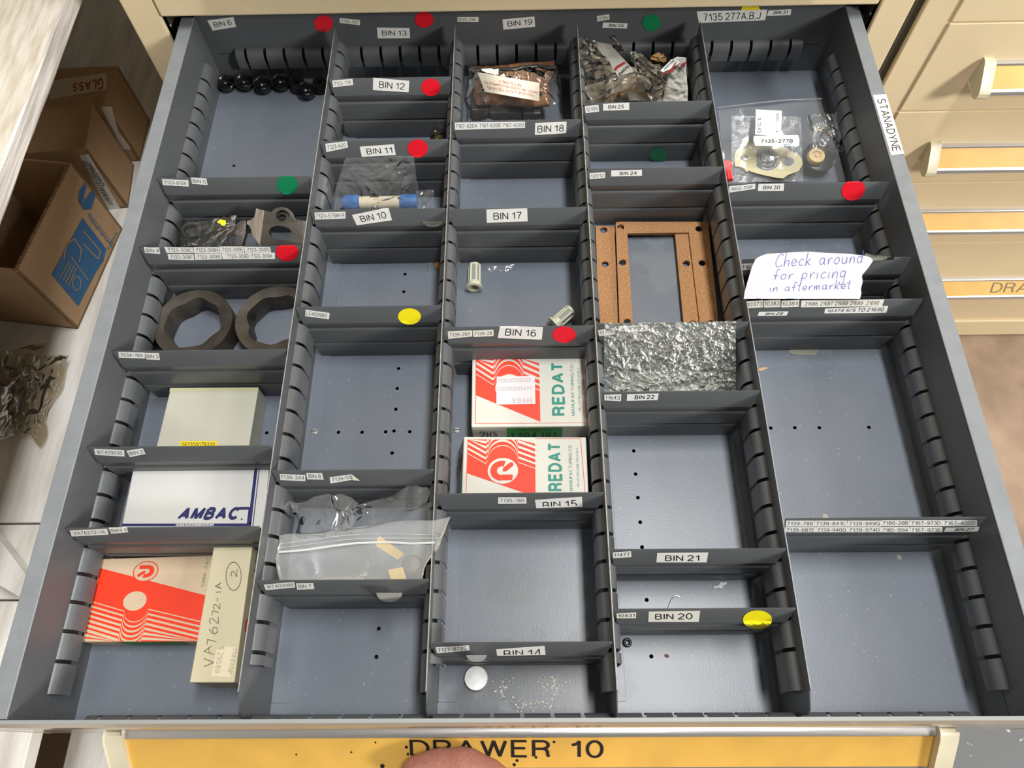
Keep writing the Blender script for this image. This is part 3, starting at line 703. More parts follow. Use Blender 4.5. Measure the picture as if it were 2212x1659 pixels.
q = cC((890,1500),(1293,1473),(1296,1558),(903,1572))
def clampline(a, b):
    return lambda u, v: (u, min(v, a[1]+(b[1]-a[1])*(u-a[0])/(b[0]-a[0])))
sticker_label(f, t, 'BIN 15', q, tq=cC((955,1520),(1248,1500),(1250,1564),(960,1582)), clamp=clampline(cC((903,1560))[0], cC((1296,1548))[0]))
t, f, _ = divider('C', 14, .0395, 'grey divider labelled 7123-872C and BIN 14, nearest of its column to the drawer front')
sticker_label(f, t, '7123-872C', cC14((463,637),(797,617),(805,668),(480,697)), ink=BLACK, margin=(.05,.08,.2,.22))
c8 = lambda *p: sc((1000, 1150), .5479, p)
sticker_label(f, t, 'BIN 14', c8((131,461),(322,447),(326,483),(135,487)), tq=c8((160,466),(306,460),(308,490),(162,496)), clamp=clampline(c8((135,484))[0], c8((326,480))[0]))
sticker_dot(panel_fn(.0395), t, (1029.5, 1415), 22, 15, WHITE, half=(0, pi), lift=.001)
# column D
t, f, y = divider('D', 25, .5290, 'grey divider labelled 12106 and BIN 25 with a green dot low on its panel')
sticker_label(f, t, '12106', c2((1048,793),(1150,783),(1155,833),(1055,845)), ink=GINK)
sticker_label(f, t, 'BIN 25', c2((1185,775),(1380,767),(1380,820),(1185,827)), bold=.01, margin=(.2,.2,.24,.24))
sticker_dot(panel_fn(y), t, (1422, 333.5), 20.4, 15, GREEN)
t, f, _ = divider('D', 24, .4478, 'grey divider labelled 12012 and BIN 24, behind the cork gaskets')
sticker_label(f, t, '12012', c2((1083,1293),(1200,1285),(1200,1330),(1085,1337)), ink=GINK)
sticker_label(f, t, 'BIN 24', c2((1245,1272),(1475,1267),(1475,1313),(1245,1318)), bold=.01, margin=(.28,.17,.24,.2))
t, f, _ = divider('D', 23, .2851, 'grey divider labelled BIN 23 behind the crinkled clear bag')
sticker_label(f, t, '11668', cD((153,1105),(255,1093),(262,1130),(160,1145)), ink=GINK)
sticker_label(f, t, 'BIN 23', cD((288,1078),(470,1075),(470,1112),(288,1115)), bold=.012, m=WHITE2, margin=(.25,.08,.2,.2))
t, f, _ = divider('D', 22, .2237, 'grey divider labelled BIN 22 at the foot of the crinkled bag')
sticker_label(f, t, '11643', cD((193,1520),(303,1515),(300,1560),(195,1555)), ink=BLACK)
sticker_label(f, t, 'BIN 22', cD((340,1515),(542,1510),(535,1553),(337,1558)), bold=.015, margin=(.25,.12,.2,.2))
t, f, _ = divider('D', 21, .1012, 'grey divider labelled 11477 and BIN 21, with a scuffed right end')
sticker_label(f, t, '11477', cD2((140,138),(303,127),(307,180),(142,190)), ink=BLACK)
sticker_label(f, t, 'BIN 21', cD2((537,143),(995,138),(980,228),(530,228)), tq=cD2((610,164),(915,162),(915,216),(608,216)), bold=.006)
t, f, _ = divider('D', 20, .0606, 'grey divider labelled BIN 20 with a large yellow dot, nearest the drawer front')
sticker_label(f, t, '10431', cD2((173,685),(350,675),(347,728),(175,728)), ink=BLACK, m=WHITE2)
sticker_label(f, t, 'BIN 20', cD2((462,668),(923,660),(910,760),(457,760)), tq=cD2((520,688),(855,682),(855,738),(520,740)), bold=.006, m=WHITE2)
sticker_dot(f, t, cD2((1436,742))[0], 31.5, 20.5, YSTK)
# column E
t, f, _ = divider('E', 30, .4277, 'grey divider labelled BIN 30 with a red dot, in front of the gasket bag')
sticker_label(f, t, '9002-258F', cE((100,64),(262,48),(262,80),(103,103)), ink=GINK)
sticker_label(f, t, 'BIN 30', cE((282,50),(440,47),(437,92),(277,93)), bold=.008, margin=(.2,.14,.26,.2))
sticker_dot(f, t, cE((867,88))[0], 26, 22, RED, rot=-.4)
t, f, _ = divider('E', 29, .3463, 'grey divider mostly covered by the handwritten paper note')
sticker_label(f, t, '116', cE((173,543),(250,540),(250,580),(177,583)), ink=BLACK, margin=(.1,.3,.2,.2))
t, f, _ = divider('E', 28, .3051, 'grey divider labelled BIN 28 with number labels 10373 to 21690')
for s, q, b, sh in (('10373', ((210,775),(312,768),(308,812),(207,818)), 0, 0), ('10383', ((316,770),(418,765),(415,810),(316,813)), 0, 0), ('10384', ((425,772),(533,766),(530,808),(422,813)), 0, 0),
             ('21686  21687  21688  21689   21690', ((548,770),(1060,763),(1045,805),(543,812)), 0, 0), ('10374 S/S TO 21690', ((693,820),(1083,803),(1072,845),(688,850)), .01, .2),
             ('BIN 28', ((285,840),(467,837),(455,863),(276,865)), .02, .2)):
    sticker_label(f, t, s, cE(*q), ink=BLACK if b else GINK, bold=b, shear=sh, m=WHITE if b else WHITE2, margin=(.05,.05,.2,.22) if s != 'BIN 28' else (.25,.15,.22,.24))
t, f, _ = divider('E', 27, .1225, 'grey divider labelled BIN 27 covered in two rows of part number labels')
y1 = [1124, 1137]
def e1(x): return 1620+x*.32558
def e2(x): return 1880+x*.3370
for s, xa, xb in (('7139-786', e1(240), e1(428)), ('7139-841C', e1(431), e1(646)), ('7139-949Q', e1(650), e2(72)), ('7180-28B', e2(74), e2(252)), ('7167-973D', e2(256), e2(462)), ('7167-400D', e2(464), e2(684))):
    yy = 1124.5 if xa < 1900 else 1123.5
    sticker_label(f, t, s, [(xa, yy), (xb, yy), (xb, yy+12.8), (xa-1.5, yy+12.8)], ink=GINK, margin=(.06,.05,.2,.2))
for s, xa, xb in (('7139-687E', e1(235), e1(438)), ('7139-940Q', e1(440), e1(648)), ('7139-974D', e1(650), e2(72)), ('7180-199A', e2(74), e2(252)), ('7167-973E', e2(256), e2(462))):
    sticker_label(f, t, s, [(xa, 1138.3), (xb, 1138.3), (xb, 1149.8), (xa-1.5, 1149.8)], ink=GINK, margin=(.06,.05,.25,.1))
sticker_label(f, t, 'BIN 27', cE2((485,118),(700,112),(690,143),(470,146)), bold=.02, shear=.2, ink=BLACK, margin=(.3,.14,.24,.2))

# ================================================================== SURROUNDINGS
FZ = -0.556
MB().box((-1.31, -3, FZ-.05), (4, 1.32, FZ)).build('floor', CONC)['kind'] = 'structure'
# worn grey floor paint near the front right, thin coat on the concrete
def ragged(x0, y0, x1, y1, n, amp, seed):
    pts = []
    cs = [(x0, y0), (x1, y0), (x1, y1), (x0, y1)]
    for k in range(4):
        a, b = cs[k], cs[(k+1) % 4]
        for i in range(n):
            t = i/n; p = V((a[0]+(b[0]-a[0])*t, a[1]+(b[1]-a[1])*t, 0))
            q = noise.noise_vector(p*9+V((seed, 0, 0)))*amp; pts.append((p.x+q.x, p.y+q.y))
    return pts
MB().plate([ragged(.35, -1.6, 2.2, .085, 30, .02, 3)], 0, .0012, (0, 0, FZ), (1, 0, 0), (0, 1, 0), (0, 0, 1)).build('floor_paint_layer', CHIP)['kind'] = 'structure'
for nm, a, b in (('wall_back', (-1.36, 1.32, FZ), (4, 1.37, 3.0)), ('wall_left', (-1.36, -3, FZ), (-1.31, 1.32, 3.0)), ('wall_right', (4, -3, FZ), (4.05, 1.32, 3.0))):
    MB().box(a, b).build(nm, mat('plain_painted_wall', (.52, .50, .46), .7, var=.03))['kind'] = 'structure'

YC = 0.637
# --- cabinet that holds the drawer
cab = thing('tool_cabinet', 'tan steel drawer cabinet from which the open drawer is pulled', 'cabinet', (0, YC+.3, FZ))
for x0, x1 in ((-.3870, -.3545), (.3555, .3875)):
    mb = MB(); mb.box((x0, YC, FZ), (x1, YC+.012, .95)); mb.build('front_stile', TAN, cab, bevel=.0015)
    xs = x0 if x0 < 0 else x1
    MB().box((xs-.0008 if x0 < 0 else xs-.002, YC+.012, FZ), (xs+.002 if x0 < 0 else xs+.0008, YC+.68, .95)).build('side_panel', TAN, cab)
    xi = x1 if x0 < 0 else x0
    sg = -1 if x0 < 0 else 1
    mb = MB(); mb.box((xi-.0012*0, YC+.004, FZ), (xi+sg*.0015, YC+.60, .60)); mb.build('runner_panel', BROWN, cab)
    for (yy, zz) in ((YC+.010, .052), (YC+.024, .064), (YC+.012, .076), (YC+.03, .085)):
        MB().lathe([(.0001, .0012), (.0016, .0008), (.0022, 0)], (xi+sg*.0004*0, yy, zz), (-sg, 0, 0), 10).build('rivet', CHROME, cab, smooth=True)
MB().box((-.354, YC+.62, FZ), (.355, YC+.63, .95)).build('back_panel', DARKIN, cab)
zb = .0960
mb = MB(); mb.box((-.3530, YC-.002, zb), (.3520, YC+.016, .215)); d9 = mb.build('drawer_front', TAN, cab, bevel=.002); pull(YC-.002, .176, -.2765, .2795, d9)
mb = MB(); mb.box((-.3530, YC-.002, .218), (.3520, YC+.016, .335)); mb.build('drawer_front', TAN, cab, bevel=.002)
for k in range(5):
    MB().box((-.3530, YC-.002, .338+.122*k), (.3520, YC+.016, .457+.122*k)).build('drawer_front', TAN, cab, bevel=.002)
MB().box((-.355, YC+.016, .948), (.3555, YC+.68, .955)).build('top_panel', TAN, cab)
MB().box((-.3400, YC+.016, zb+.006), (.3400, YC+.60, .118)).build('drawer_body', DARKIN, cab)
for k in range(4):
    z1 = -.040-.119*k; mb = MB(); mb.box((-.3530, YC-.002, z1-.1165), (.3520, YC+.016, z1)); mb.build('drawer_front', TAN, cab, bevel=.002)

# --- neighbouring cabinet on the right
cab2 = thing('storage_cabinet', 'tan steel cabinet on the right with yellow-labelled drawer pulls', 'cabinet', (.82, YC+.3, FZ))
X20 = .4005; X2D = .4330; X21 = 1.25
MB().box((X20, YC+.0004, FZ+.01), (X21, YC+.60, .95)).build('cabinet_body', TAN, cab2, bevel=.0012)
SL = [.192, .0745, -.0415, -.1620, -.2900, -.5030]
for k in range(5):
    z1, z0 = SL[k], SL[k+1]
    d = MB().box((X2D, YC-.0022, z0+.0008), (X21-.033, YC+.001, z1-.0012)).build('drawer_front', TAN, cab2, bevel=.0009)
    if k:
        zt = [0, .0285, -.0925, -.2140, -.3790][k]
        cd = pull(YC-.0022, zt, .4975+(.002*k), X21-.115, d)
        if k == 4:
            n_ = V((0, -1, 1)).normalized(); p_ = V((0, YC-.0022-.0038, zt-.0030))
            def h4(u, v, lift): return at_plane(u, v, p_+n_*(lift+.0001), n_)
            cc = lambda *p: sc((1900, 400), 1/3.317, p)
            tt = Print(h4, [mat('brown_faded_print', (.16, .11, .05), .5)]); tt.text('DRAWER 6', cc((805,698),(1490,700),(1470,770),(790,770)), shear=.12); tt.build('lettering', d)
MB().box((.3885, YC+.006, FZ+.003), (.4003, YC+.012, .945)).build('gap_shade_strip', BROWN, cab2)  # dark strip painted as the shade between the two cabinets
MB().box((X20, YC-.006, FZ+.003), (X21, YC+.02, -.5060)).build('base_rail', TAN, cab2, bevel=.002)

for k in range(6): MB().box((X2D, YC-.0022, .193+.118*k), (X21-.033, YC+.001, .309+.118*k)).build('drawer_front', TAN, cab2, bevel=.0009)
# --- bench plank on the left
bench = thing('workbench', 'white-painted wooden bench at the left with a low shelf of whitewashed boards', 'bench', (-.75, .4, FZ))
mb = MB()
nx = 60
def jag(t, s): return .0016*noise.noise(V((t*22, s, 0)))+.0008*noise.noise(V((t*90, s, 3)))
vs = []; fs = []
for i in range(nx+1):
    y = -.35+1.55*i/nx
    vs += [(-1.25, y, .100), (-.4535+jag(y, 0), y, .1000), (-.4520+jag(y, 1), y, .0985), (-.4518+jag(y, 2), y, .081), (-.4535+jag(y, 3), y, .0780), (-1.25, y, .078)]
for i in range(nx):
    for k in range(6):
        k2 = (k+1) % 6; fs.append((i*6+k, i*6+k2, (i+1)*6+k2, (i+1)*6+k))
fs += [tuple(range(6)), tuple(reversed(range(nx*6, nx*6+6)))]
b = mb.add(vs, fs).build('bench_top', [WOODW, WOODE], bench)
for p in b.data.polygons:
    if abs(p.normal.x) > .6: p.material_index = 1
for x, y in ((-1.20, -.28), (-1.20, 1.1)):
    MB().box((x-.04, y-.04, FZ), (x+.04, y+.04, .078)).build('leg', WOODE, bench, bevel=.002)

# --- low platform of whitewashed boards
plat = bench
PZ = -.200
def board(a, b, name='board', m=WOODF): return MB().box(a, b).build(name, m, plat, bevel=.0015)
board((-1.2, .2095, PZ-.02), (-.705, 1.3, PZ)); board((-.7035, .2095, PZ-.02), (-.5115, 1.3, PZ-.0004)); board((-.510, .2095, PZ-.02), (-.392, 1.3, PZ))
board((-1.2, .1275, PZ-.022), (-.392, .2075, PZ-.001))
board((-1.2, .0500, PZ-.022), (-.40, .1255, PZ-.0005))
board((-1.2, -.5, PZ-.02), (-.4795, .0485, PZ))
board((-.6, -.5, FZ+.05), (-.40, .0485, FZ+.07), 'lower_board')
for x, y in ((-1.12, -.4), (-1.12, 1.2), (-.55, -.4), (-.55, 1.2)): MB().box((x-.04, y-.04, FZ), (x+.04, y+.04, PZ-.022)).build('leg', WOODE, plat)
# slanting loose plank
pl = [Z(0, 1127, PZ+.022), Z(82, 1276, PZ+.022), Z(58, 1300, PZ+.022), Z(0, 1252, PZ+.022)]
bt = [V((p.x, p.y, PZ+.001)) for p in pl]
ext = V((-.12, .10, 0))
lp = MB().hexa([bt[3]+ext*.6+V((0,-.03,0)), bt[2], bt[1], bt[0]+ext], [pl[3]+ext*.6+V((0,-.03,0)), pl[2], pl[1], pl[0]+ext]).build('loose_plank', WOODF, bevel=.001)
_tag(lp, 'short pale plank lying askew on the low platform boards', 'plank')

# --- cardboard boxes
def box_on(name, label, rb, rf, h, depth, openTop=False, m=CARD):
    """rb, rf: bottom corners of the right face (back, front)"""
    rb, rf = V(rb), V(rf); along = (rb-rf).normalized(); left = V((-along.y, along.x, 0)); 
    if left.x > 0: left = -left
    t = thing(name, label, 'box', (rf+rb)/2+left*depth/2)
    lb, lf = rb+left*depth, rf+left*depth; up = V((0, 0, h)); w = .003
    def wall(a, b, nm='side_panel', hh=(up if openTop else up-V((0, 0, w+.0002)))):
        n = (b-a).normalized(); nn = V((-n.y, n.x, 0))*w
        MB().hexa([a, b, b+nn, a+nn], [a+hh, b+hh, b+hh+nn, a+hh+nn]).build(nm, m, t)
    cen = (rb+rf+lb+lf)/4
    wall(rf, rb); wall(rb, lb); wall(lb, lf); wall(lf, rf)
    MB().hexa([rf, rb, lb, lf], [rf+V((0,0,w)), rb+V((0,0,w)), lb+V((0,0,w)), lf+V((0,0,w))]).build('bottom_panel', m, t)
    if not openTop:
        MB().hexa([rf+up-V((0,0,w)), rb+up-V((0,0,w)), lb+up-V((0,0,w)), lf+up-V((0,0,w))], [rf+up, rb+up, lb+up, lf+up]).build('top_flap', m, t)
    return t, rf, rb, along, left, up
def face_fn(o, X, Y, n):
    """unit square print frame on a face"""
    o, X, Y, n = V(o), V(X), V(Y), V(n).normalized()
    return lambda a, b, lift: o+X*a+Y*b+n*(lift+.0001)
r1 = (Z(265, 494, PZ), Z(169, 711, PZ))
t, rf, rb, al, lf, up = box_on('cardboard_box', 'open corrugated box with a blue print on its side, nearest of three under the bench', (r1[0].x, r1[0].y, PZ+.0005), (r1[1].x, r1[1].y, PZ+.0005), .124, .12, True)
# corrugated torn rim
mb = MB(); L = (rb-rf).length; n_ = 60
for i in range(n_):
    a = rf+al*(L*i/n_)+up; hh = .0012+.0016*abs(noise.noise(V((i*.7, 3, 0))))
    mb.box((a.x-.0034, a.y, a.z-.0005), (a.x+.0004, a.y+L/n_*.62, a.z+hh))
mb.build('corrugated_rim', CARDD, t)
nrm = V((al.y, -al.x, 0)); 
if nrm.x < 0: nrm = -nrm
P0 = rf.copy()
ci = lambda *p: sc((0, 0), 1/2.305, p)
def side_fn(u, v, lift): return at_plane(u, v, P0+nrm*(lift+.0003), nrm)
pr = Print(side_fn, [BLUEP, CARD])
pr.poly(ci((412,1085),(530,1240),(515,1300),(480,1350),(390,1525),(258,1368)), 0, .0001)
pr.poly(ci((425,908),(432,935),(415,985),(428,990),(458,945),(475,975),(455,1040),(415,1045),(390,1000),(395,950)), 0, .0001)
pr.line(ci((415,1150),(500,1250),(490,1290),(415,1215)), 2.2, 1, .0003)
pr.line(ci((318,1290),(330,1215),(370,1190),(405,1240),(395,1305)), 2.2, 1, .0003)
for k in range(4): pr.line(ci((345+k*12,1300+k*10),(300+k*14,1380+k*14)), 1.8, 1, .0003)
pr.line(ci((355,1280),(440,1395)), 1.8, 1, .0003)
cc_ = ci((382,1410))[0]; pr.line([(cc_[0]+9*cos(a*.5236), cc_[1]+15*sin(a*.5236)) for a in range(13)], 1.8, 1, .0003)
for k in range(5): pr.line(ci((440+k*24,1065+k*32),(462+k*24,1112+k*30)), 2.0, 0, .0001); pr.line(ci((450+k*24,1060+k*32),(470+k*24,1100+k*30)), 1.2, 0, .0001)
pr.text('Cummins', ci((420,1035),(405,1030),(412,945),(428,950)) if False else ci((402,1032),(418,948),(428,952),(412,1036)), 1, .0004)
pr.text('KANSAS', ci((535,1235),(578,1155),(585,1162),(543,1242)), 0, .0002, bold=.02)
pr.build('printed_artwork', t)

r2 = (Z(288, 365, PZ)+V((0, .006, 0)), Z(275, 456, PZ)+V((0, .006, 0)))
t, rf, rb, al, lf, up = box_on('cardboard_box', 'closed cardboard box with a barcode label, middle of three under the bench', (r2[0].x, r2[0].y, PZ+.0005), (r2[1].x, r2[1].y, PZ+.0005), .111, .16)
P0b = rf.copy(); nb = V((lf.y, -lf.x, 0)); 
if nb.y > 0: nb = -nb
def f2(u, v, lift): return at_plane(u, v, P0b+nb*(lift+.0003), nb)
cj = lambda *p: sc((0, 100), .217, p)
p = Print(f2, [WHITE2, BLACK, mat('olive_barcode', (.18, .16, .09), .6)])
p.poly(cj((790,1090),(880,1070),(1200,1620),(1150,1640),(1080,1620)), 0, .0001)
for k in range(26):
    f_ = k/26; a = (815+f_*275, 1150+f_*440)
    p.line(cj(a, (a[0]+48, a[1]-4)), .9+.9*random.random(), 1, .0003)
p.text('7880LE9901S', cj((895,1155),(1050,1380),(1025,1400),(872,1172)), 1, .0003, bold=.02)
p.build('barcode_label', t)

r3 = (Z(324.5, 260, PZ), Z(303, 348, PZ))
t, rf, rb, al, lf, up = box_on('cardboard_box', 'cardboard box marked GLASS with torn tape, rearmost of three under the bench', (r3[0].x, r3[0].y, PZ+.0005), (r3[1].x, r3[1].y, PZ+.0005), .095, .34)
topz = PZ+.0005+.095
def f3(u, v, lift): return at(u, v, 'z', topz+lift+.0003)
p = Print(f3, [mat('faded_cream_label', (.62, .53, .42), .6), mat('dark_red_print', (.35, .03, .02), .6)])
p.poly(cj((490,345),(1060,265),(1065,430),(490,530)), 0, .0001)
p.text('GLASS', cj((1030,430),(720,450),(725,370),(1030,310)), 1, .0003, bold=.03)
p.build('printed_label', t)
nb3 = V((lf.y, -lf.x, 0)); 
if nb3.y > 0: nb3 = -nb3
P0c = rf.copy()
def f4(u, v, lift): return at_plane(u, v, P0c+nb3*(lift+.0003), nb3)
p = Print(f4, [mat('torn_pink_paper', (.66, .55, .46), .6), BLACK]); p.poly(cj((1010,605),(1110,600),(1145,740),(1180,850),(1300,1010),(1290,1030),(1215,1025)), 0, .0001)
p.build('torn_tape', t)

# ---------------------------------------------------------------- crumpled sheet builder
def tri(x):
    x = x-math.floor(x); return 4*abs(x-.5)-1
def sheet(corners, nx, ny, amp, freq, seed, sag=0.0, thick=0.0, edge=0.0, fold=1.0):
    """creased film spanning four 3-D corners (TL,TR,BR,BL); thick>0 gives a closed bag"""
    C = [V(c) for c in corners]; n0 = (C[1]-C[0]).cross(C[3]-C[0]).normalized()
    if n0.z < 0: n0 = -n0
    rr = random.Random(seed); asp = ((C[3]-C[0]).length/max(1e-4, (C[1]-C[0]).length))
    waves = []
    for k in range(6):
        a = rr.uniform(0, pi); f = freq*rr.uniform(.10, .26)*(1.5**k)*.75
        waves.append((cos(a)*f, sin(a)*f, rr.random(), 1/(1.45**k), rr.uniform(.15, .45)))
    def height(s, t):
        h = 0
        for k, (cx, cy, ph, am, wp) in enumerate(waves):
            msk = .5+.5*noise.noise(V((s*2.3+k*7, t*2.3*asp, seed*1.7)))*2
            h += am*max(.1, min(1, msk))*tri(cx*s+cy*t*asp+ph+wp*noise.noise(V((s*3+k, t*3*asp, seed))))
        q = V((s*freq*.42, t*freq*.42*asp, seed*.37)); q = q+noise.noise_vector(q*.7)*.55
        r = 0; am = 1.0
        for k in range(3):
            r += am*(.42-abs(noise.noise(q))*1.7); q = q*1.93+V((3.1, 7.7, .4)); am *= .52
        return h*.30+r*.75
    def layer(sgn):
        vs = []
        for j in range(ny+1):
            for i in range(nx+1):
                s, t = i/nx, j/ny; p = V(bil(C, s, t))
                e = min(1, 6*min(s, 1-s, t, 1-t)); env = (16*s*(1-s)*t*(1-t))**.5
                w = height(s+(.3 if sgn < 0 else 0), t)
                ed = noise.noise_vector(V((s*4+seed, t*4, 2)))*edge
                out = (s in (0, 1)) or (t in (0, 1))
                d = sgn*(thick*.5*env)+(w*amp*(1 if sgn > 0 else .5))*(.45+.55*e)-sag*env
                if thick and out: d = w*amp*.35
                vs.append(p+n0*d+V((ed.x, ed.y, 0))*(1 if out else .6))
        return vs
    mb = MB(); g = [(j*(nx+1)+i, j*(nx+1)+i+1, (j+1)*(nx+1)+i+1, (j+1)*(nx+1)+i) for j in range(ny) for i in range(nx)]
    mb.add(layer(1), g)
    if thick: mb.add(layer(-1), [tuple(reversed(q)) for q in g])
    return mb
def sm(o):
    o.data.polygons.foreach_set('use_smooth', [True]*len(o.data.polygons)); return o

# --- brown tinted bag on the platform (lower left)
bg_ = thing('plastic_bag', 'brown-tinted clear plastic bag holding dark goods on the left platform', 'bag', V((-.68, .40, PZ)))
cs = [Z(-160, 800, -.10), Z(92, 740, PZ+.02), Z(62, 930, PZ+.008), Z(-150, 1010, -.12)]
sm(sheet(cs, 80, 70, .016, 6.0, 5, edge=.012, fold=1.6).build('bag_film', FILMB, bg_))
cs = [Z(30, 765, PZ+.04), Z(147, 768, PZ+.012), Z(88, 956, PZ+.006), Z(5, 905, PZ+.03)]
sm(sheet(cs, 60, 60, .010, 5.0, 9, edge=.010, fold=1.6).build('bag_mouth', FILMB, bg_))
mb = MB(); a_ = Z(-120, 720, PZ+.004); 
mb.lathe([(.0001, .075), (.055, .072), (.075, .055), (.082, .02), (.08, .002), (.0001, .0015)], (a_.x+.015, a_.y-.085, PZ), n=28)
mb.build('dark_contents', mat('dark_metal_contents', (.02, .018, .015), .5, var=.4), bg_, smooth=True)

# --- hand on the pull
hand = bpy.data.meshes.new('hand')
H = {}
hv = []; he = []; hr = []
def jv(p, r, parent=None):
    hv.append(V(p)); hr.append(r); i = len(hv)-1
    if parent is not None: he.append((parent, i))
    return i
w00 = jv((.105, -.520, .030), .040); w0 = jv((.075, -.330, .034), .034, w00); w1 = jv((.040, -.190, .034), .0255, w0); pc = jv((.014, -.128, .026), .0300, w1)
th1 = jv((-.004, -.095, .030), .0200, pc); th2 = jv((-.010, -.0560, .034), .0155, th1); th3 = jv((-.034, -.0400, .0325), .0150, th2); th4 = jv((-.060, -.0425, .0285), .0128, th3); th5 = jv((-.081, -.0470, .0255), .0100, th4)
for k, (dx, ln) in enumerate(((-.010, .96), (.010, 1.04), (.030, 1.0), (.049, .84))):
    a = jv((dx, -.094-.002*abs(k-1), .014-.003*k), .0130-.0006*k, pc); b = jv((dx-.002, -.094+.040*ln, -.014-.002*k), .0108-.0006*k, a)
    c = jv((dx-.002, -.094+.060*ln, -.0185), .0098-.0006*k, b); d = jv((dx-.002, -.094+.068*ln, -.0060), .0084-.0006*k, c)
hand.from_pydata(hv, he, [])
ho = bpy.data.objects.new('hand', hand); COL.objects.link(ho)
md = ho.modifiers.new('skin', 'SKIN'); md.use_smooth_shade = True
for i, r in enumerate(hr):
    sv = hand.skin_vertices[0].data[i] if hand.skin_vertices else None
    if sv: sv.radius = (r, r)
if not hand.skin_vertices:
    bm = bmesh.new(); bm.from_mesh(hand); lay = bm.verts.layers.skin.verify(); bm.verts.ensure_lookup_table()
    for i, r in enumerate(hr): bm.verts[i][lay].radius = (r, r); bm.verts[i][lay].use_root = (i == 3)
    bm.to_mesh(hand); bm.free()
ms = ho.modifiers.new('sub', 'SUBSURF'); ms.levels = 2; ms.render_levels = 2
dg = bpy.context.evaluated_depsgraph_get(); me2 = bpy.data.meshes.new_from_object(ho.evaluated_get(dg)); bpy.data.objects.remove(ho)
for v in me2.vertices:   # knuckle wrinkles
    c = v.co
    if c.y > -.075 and c.z > .015:
        w = sum(math.exp(-((c.x-x0-.35*(c.y+.035))/.0014)**2) for x0 in (-.048, -.043, -.028, -.0235, -.019))
        v.co = c-v.normal*(.0011*w)
for v in me2.vertices: v.co = v.co+V((-.004, .0142, .002))
me2.materials.append(SKIN); me2.polygons.foreach_set('use_smooth', [True]*len(me2.polygons))
ho = bpy.data.objects.new('person_hand', me2); COL.objects.link(ho)
_tag(ho, 'thumb and hand gripping the yellow drawer label at the bottom edge', 'hand')

# ================================================================== CONTENTS
# --- black rubber grommets
GR = [(320,335,0),(635,320,0),(945,365,0),(1255,320,0),(1530,350,1),(1910,350,1),(1690,462,2)]
gl = ['leftmost black rubber cup seal of the row against the rear wall', 'second black rubber cup seal from the left of the rear row', 'third black rubber cup seal from the left of the rear row',
      'fourth black rubber cup seal from the left, its hole closed', 'upside-down black rubber cup seal fifth from the left, partly hidden', 'upside-down black rubber cup seal beside the first partition', 'black rubber cup seal lying in front of two upside-down ones']
cup = [(.0030, .0012), (.0032, .0036), (.0046, .0044), (.0056, .0036), (.0066, .0030), (.0078, .0060), (.0090, .0092), (.0098, .0097), (.0103, .0090), (.0100, .0078), (.0086, .0050), (.0082, .0020), (.0076, .0004), (.0034, .0002), (.0030, .0012)]
for k, (x, y, fl) in enumerate(GR):
    u, v = 450+x*.12658, 140+y*.12658
    p = Z(u, v, .005); base = V((p.x, p.y, .0003))
    t = thing('rubber_cup_seal', gl[k], 'seal', base, 'black rubber cup seals in the rear left bin')
    pf = [(r, .0099-h) for r, h in cup][::-1] if fl == 1 else cup
    MB().lathe(pf, base, (.0, -.12 if fl != 1 else .05, 1), n=28).build('seal_body', RUB, t, smooth=True)
    if k in (0, 3): MB().lathe([(.0001, .0022), (.0034, .0020), (.0034, .0008)], base, n=20).build('closed_web', RUB, t, smooth=True)

# --- cam rings
def cam_ring(cu, cv, z, ro, h, ph, label, hole):
    c = Z(cu, cv, z); t = thing('cam_ring', label, 'ring', (c.x, c.y, z-h), 'steel cam rings')
    n = 96
    outer = [(ro*cos(2*pi*k/n), ro*sin(2*pi*k/n)) for k in range(n)]
    inner = [((ro*.715+ro*.028*cos(4*(2*pi*k/n)+ph)+ro*.028*cos(7*(2*pi*k/n)+ph*2))*cos(2*pi*k/n), (ro*.715+ro*.028*cos(4*(2*pi*k/n)+ph)+ro*.028*cos(7*(2*pi*k/n)+ph*2))*sin(2*pi*k/n)) for k in range(n)]
    o = MB().plate([outer, inner], -h, 0, c, (1, 0, 0), (0, 1, 0), (0, 0, 1)).build('ring_body', CAMST, t, smooth=True, bevel=.0007)
    if hole:
        a = radians(hole); q = c+V((cos(a)*ro*.70, sin(a)*ro*.70, -h*.45))
        MB().lathe([(.0001, .0004), (.0030, .0004), (.0036, 0)], q, (-cos(a), -sin(a), 0), 16).build('oil_hole', DARKIN, t)
    return t
cam_ring(417, 697, .0225, .0348, .022, .6, 'dark steel cam ring with lobed bore, on the left of its bin', 0)
cam_ring(594, 690, .0225, .0355, .022, 2.2, 'dark steel cam ring with a cross hole, partly behind the partition', 160)

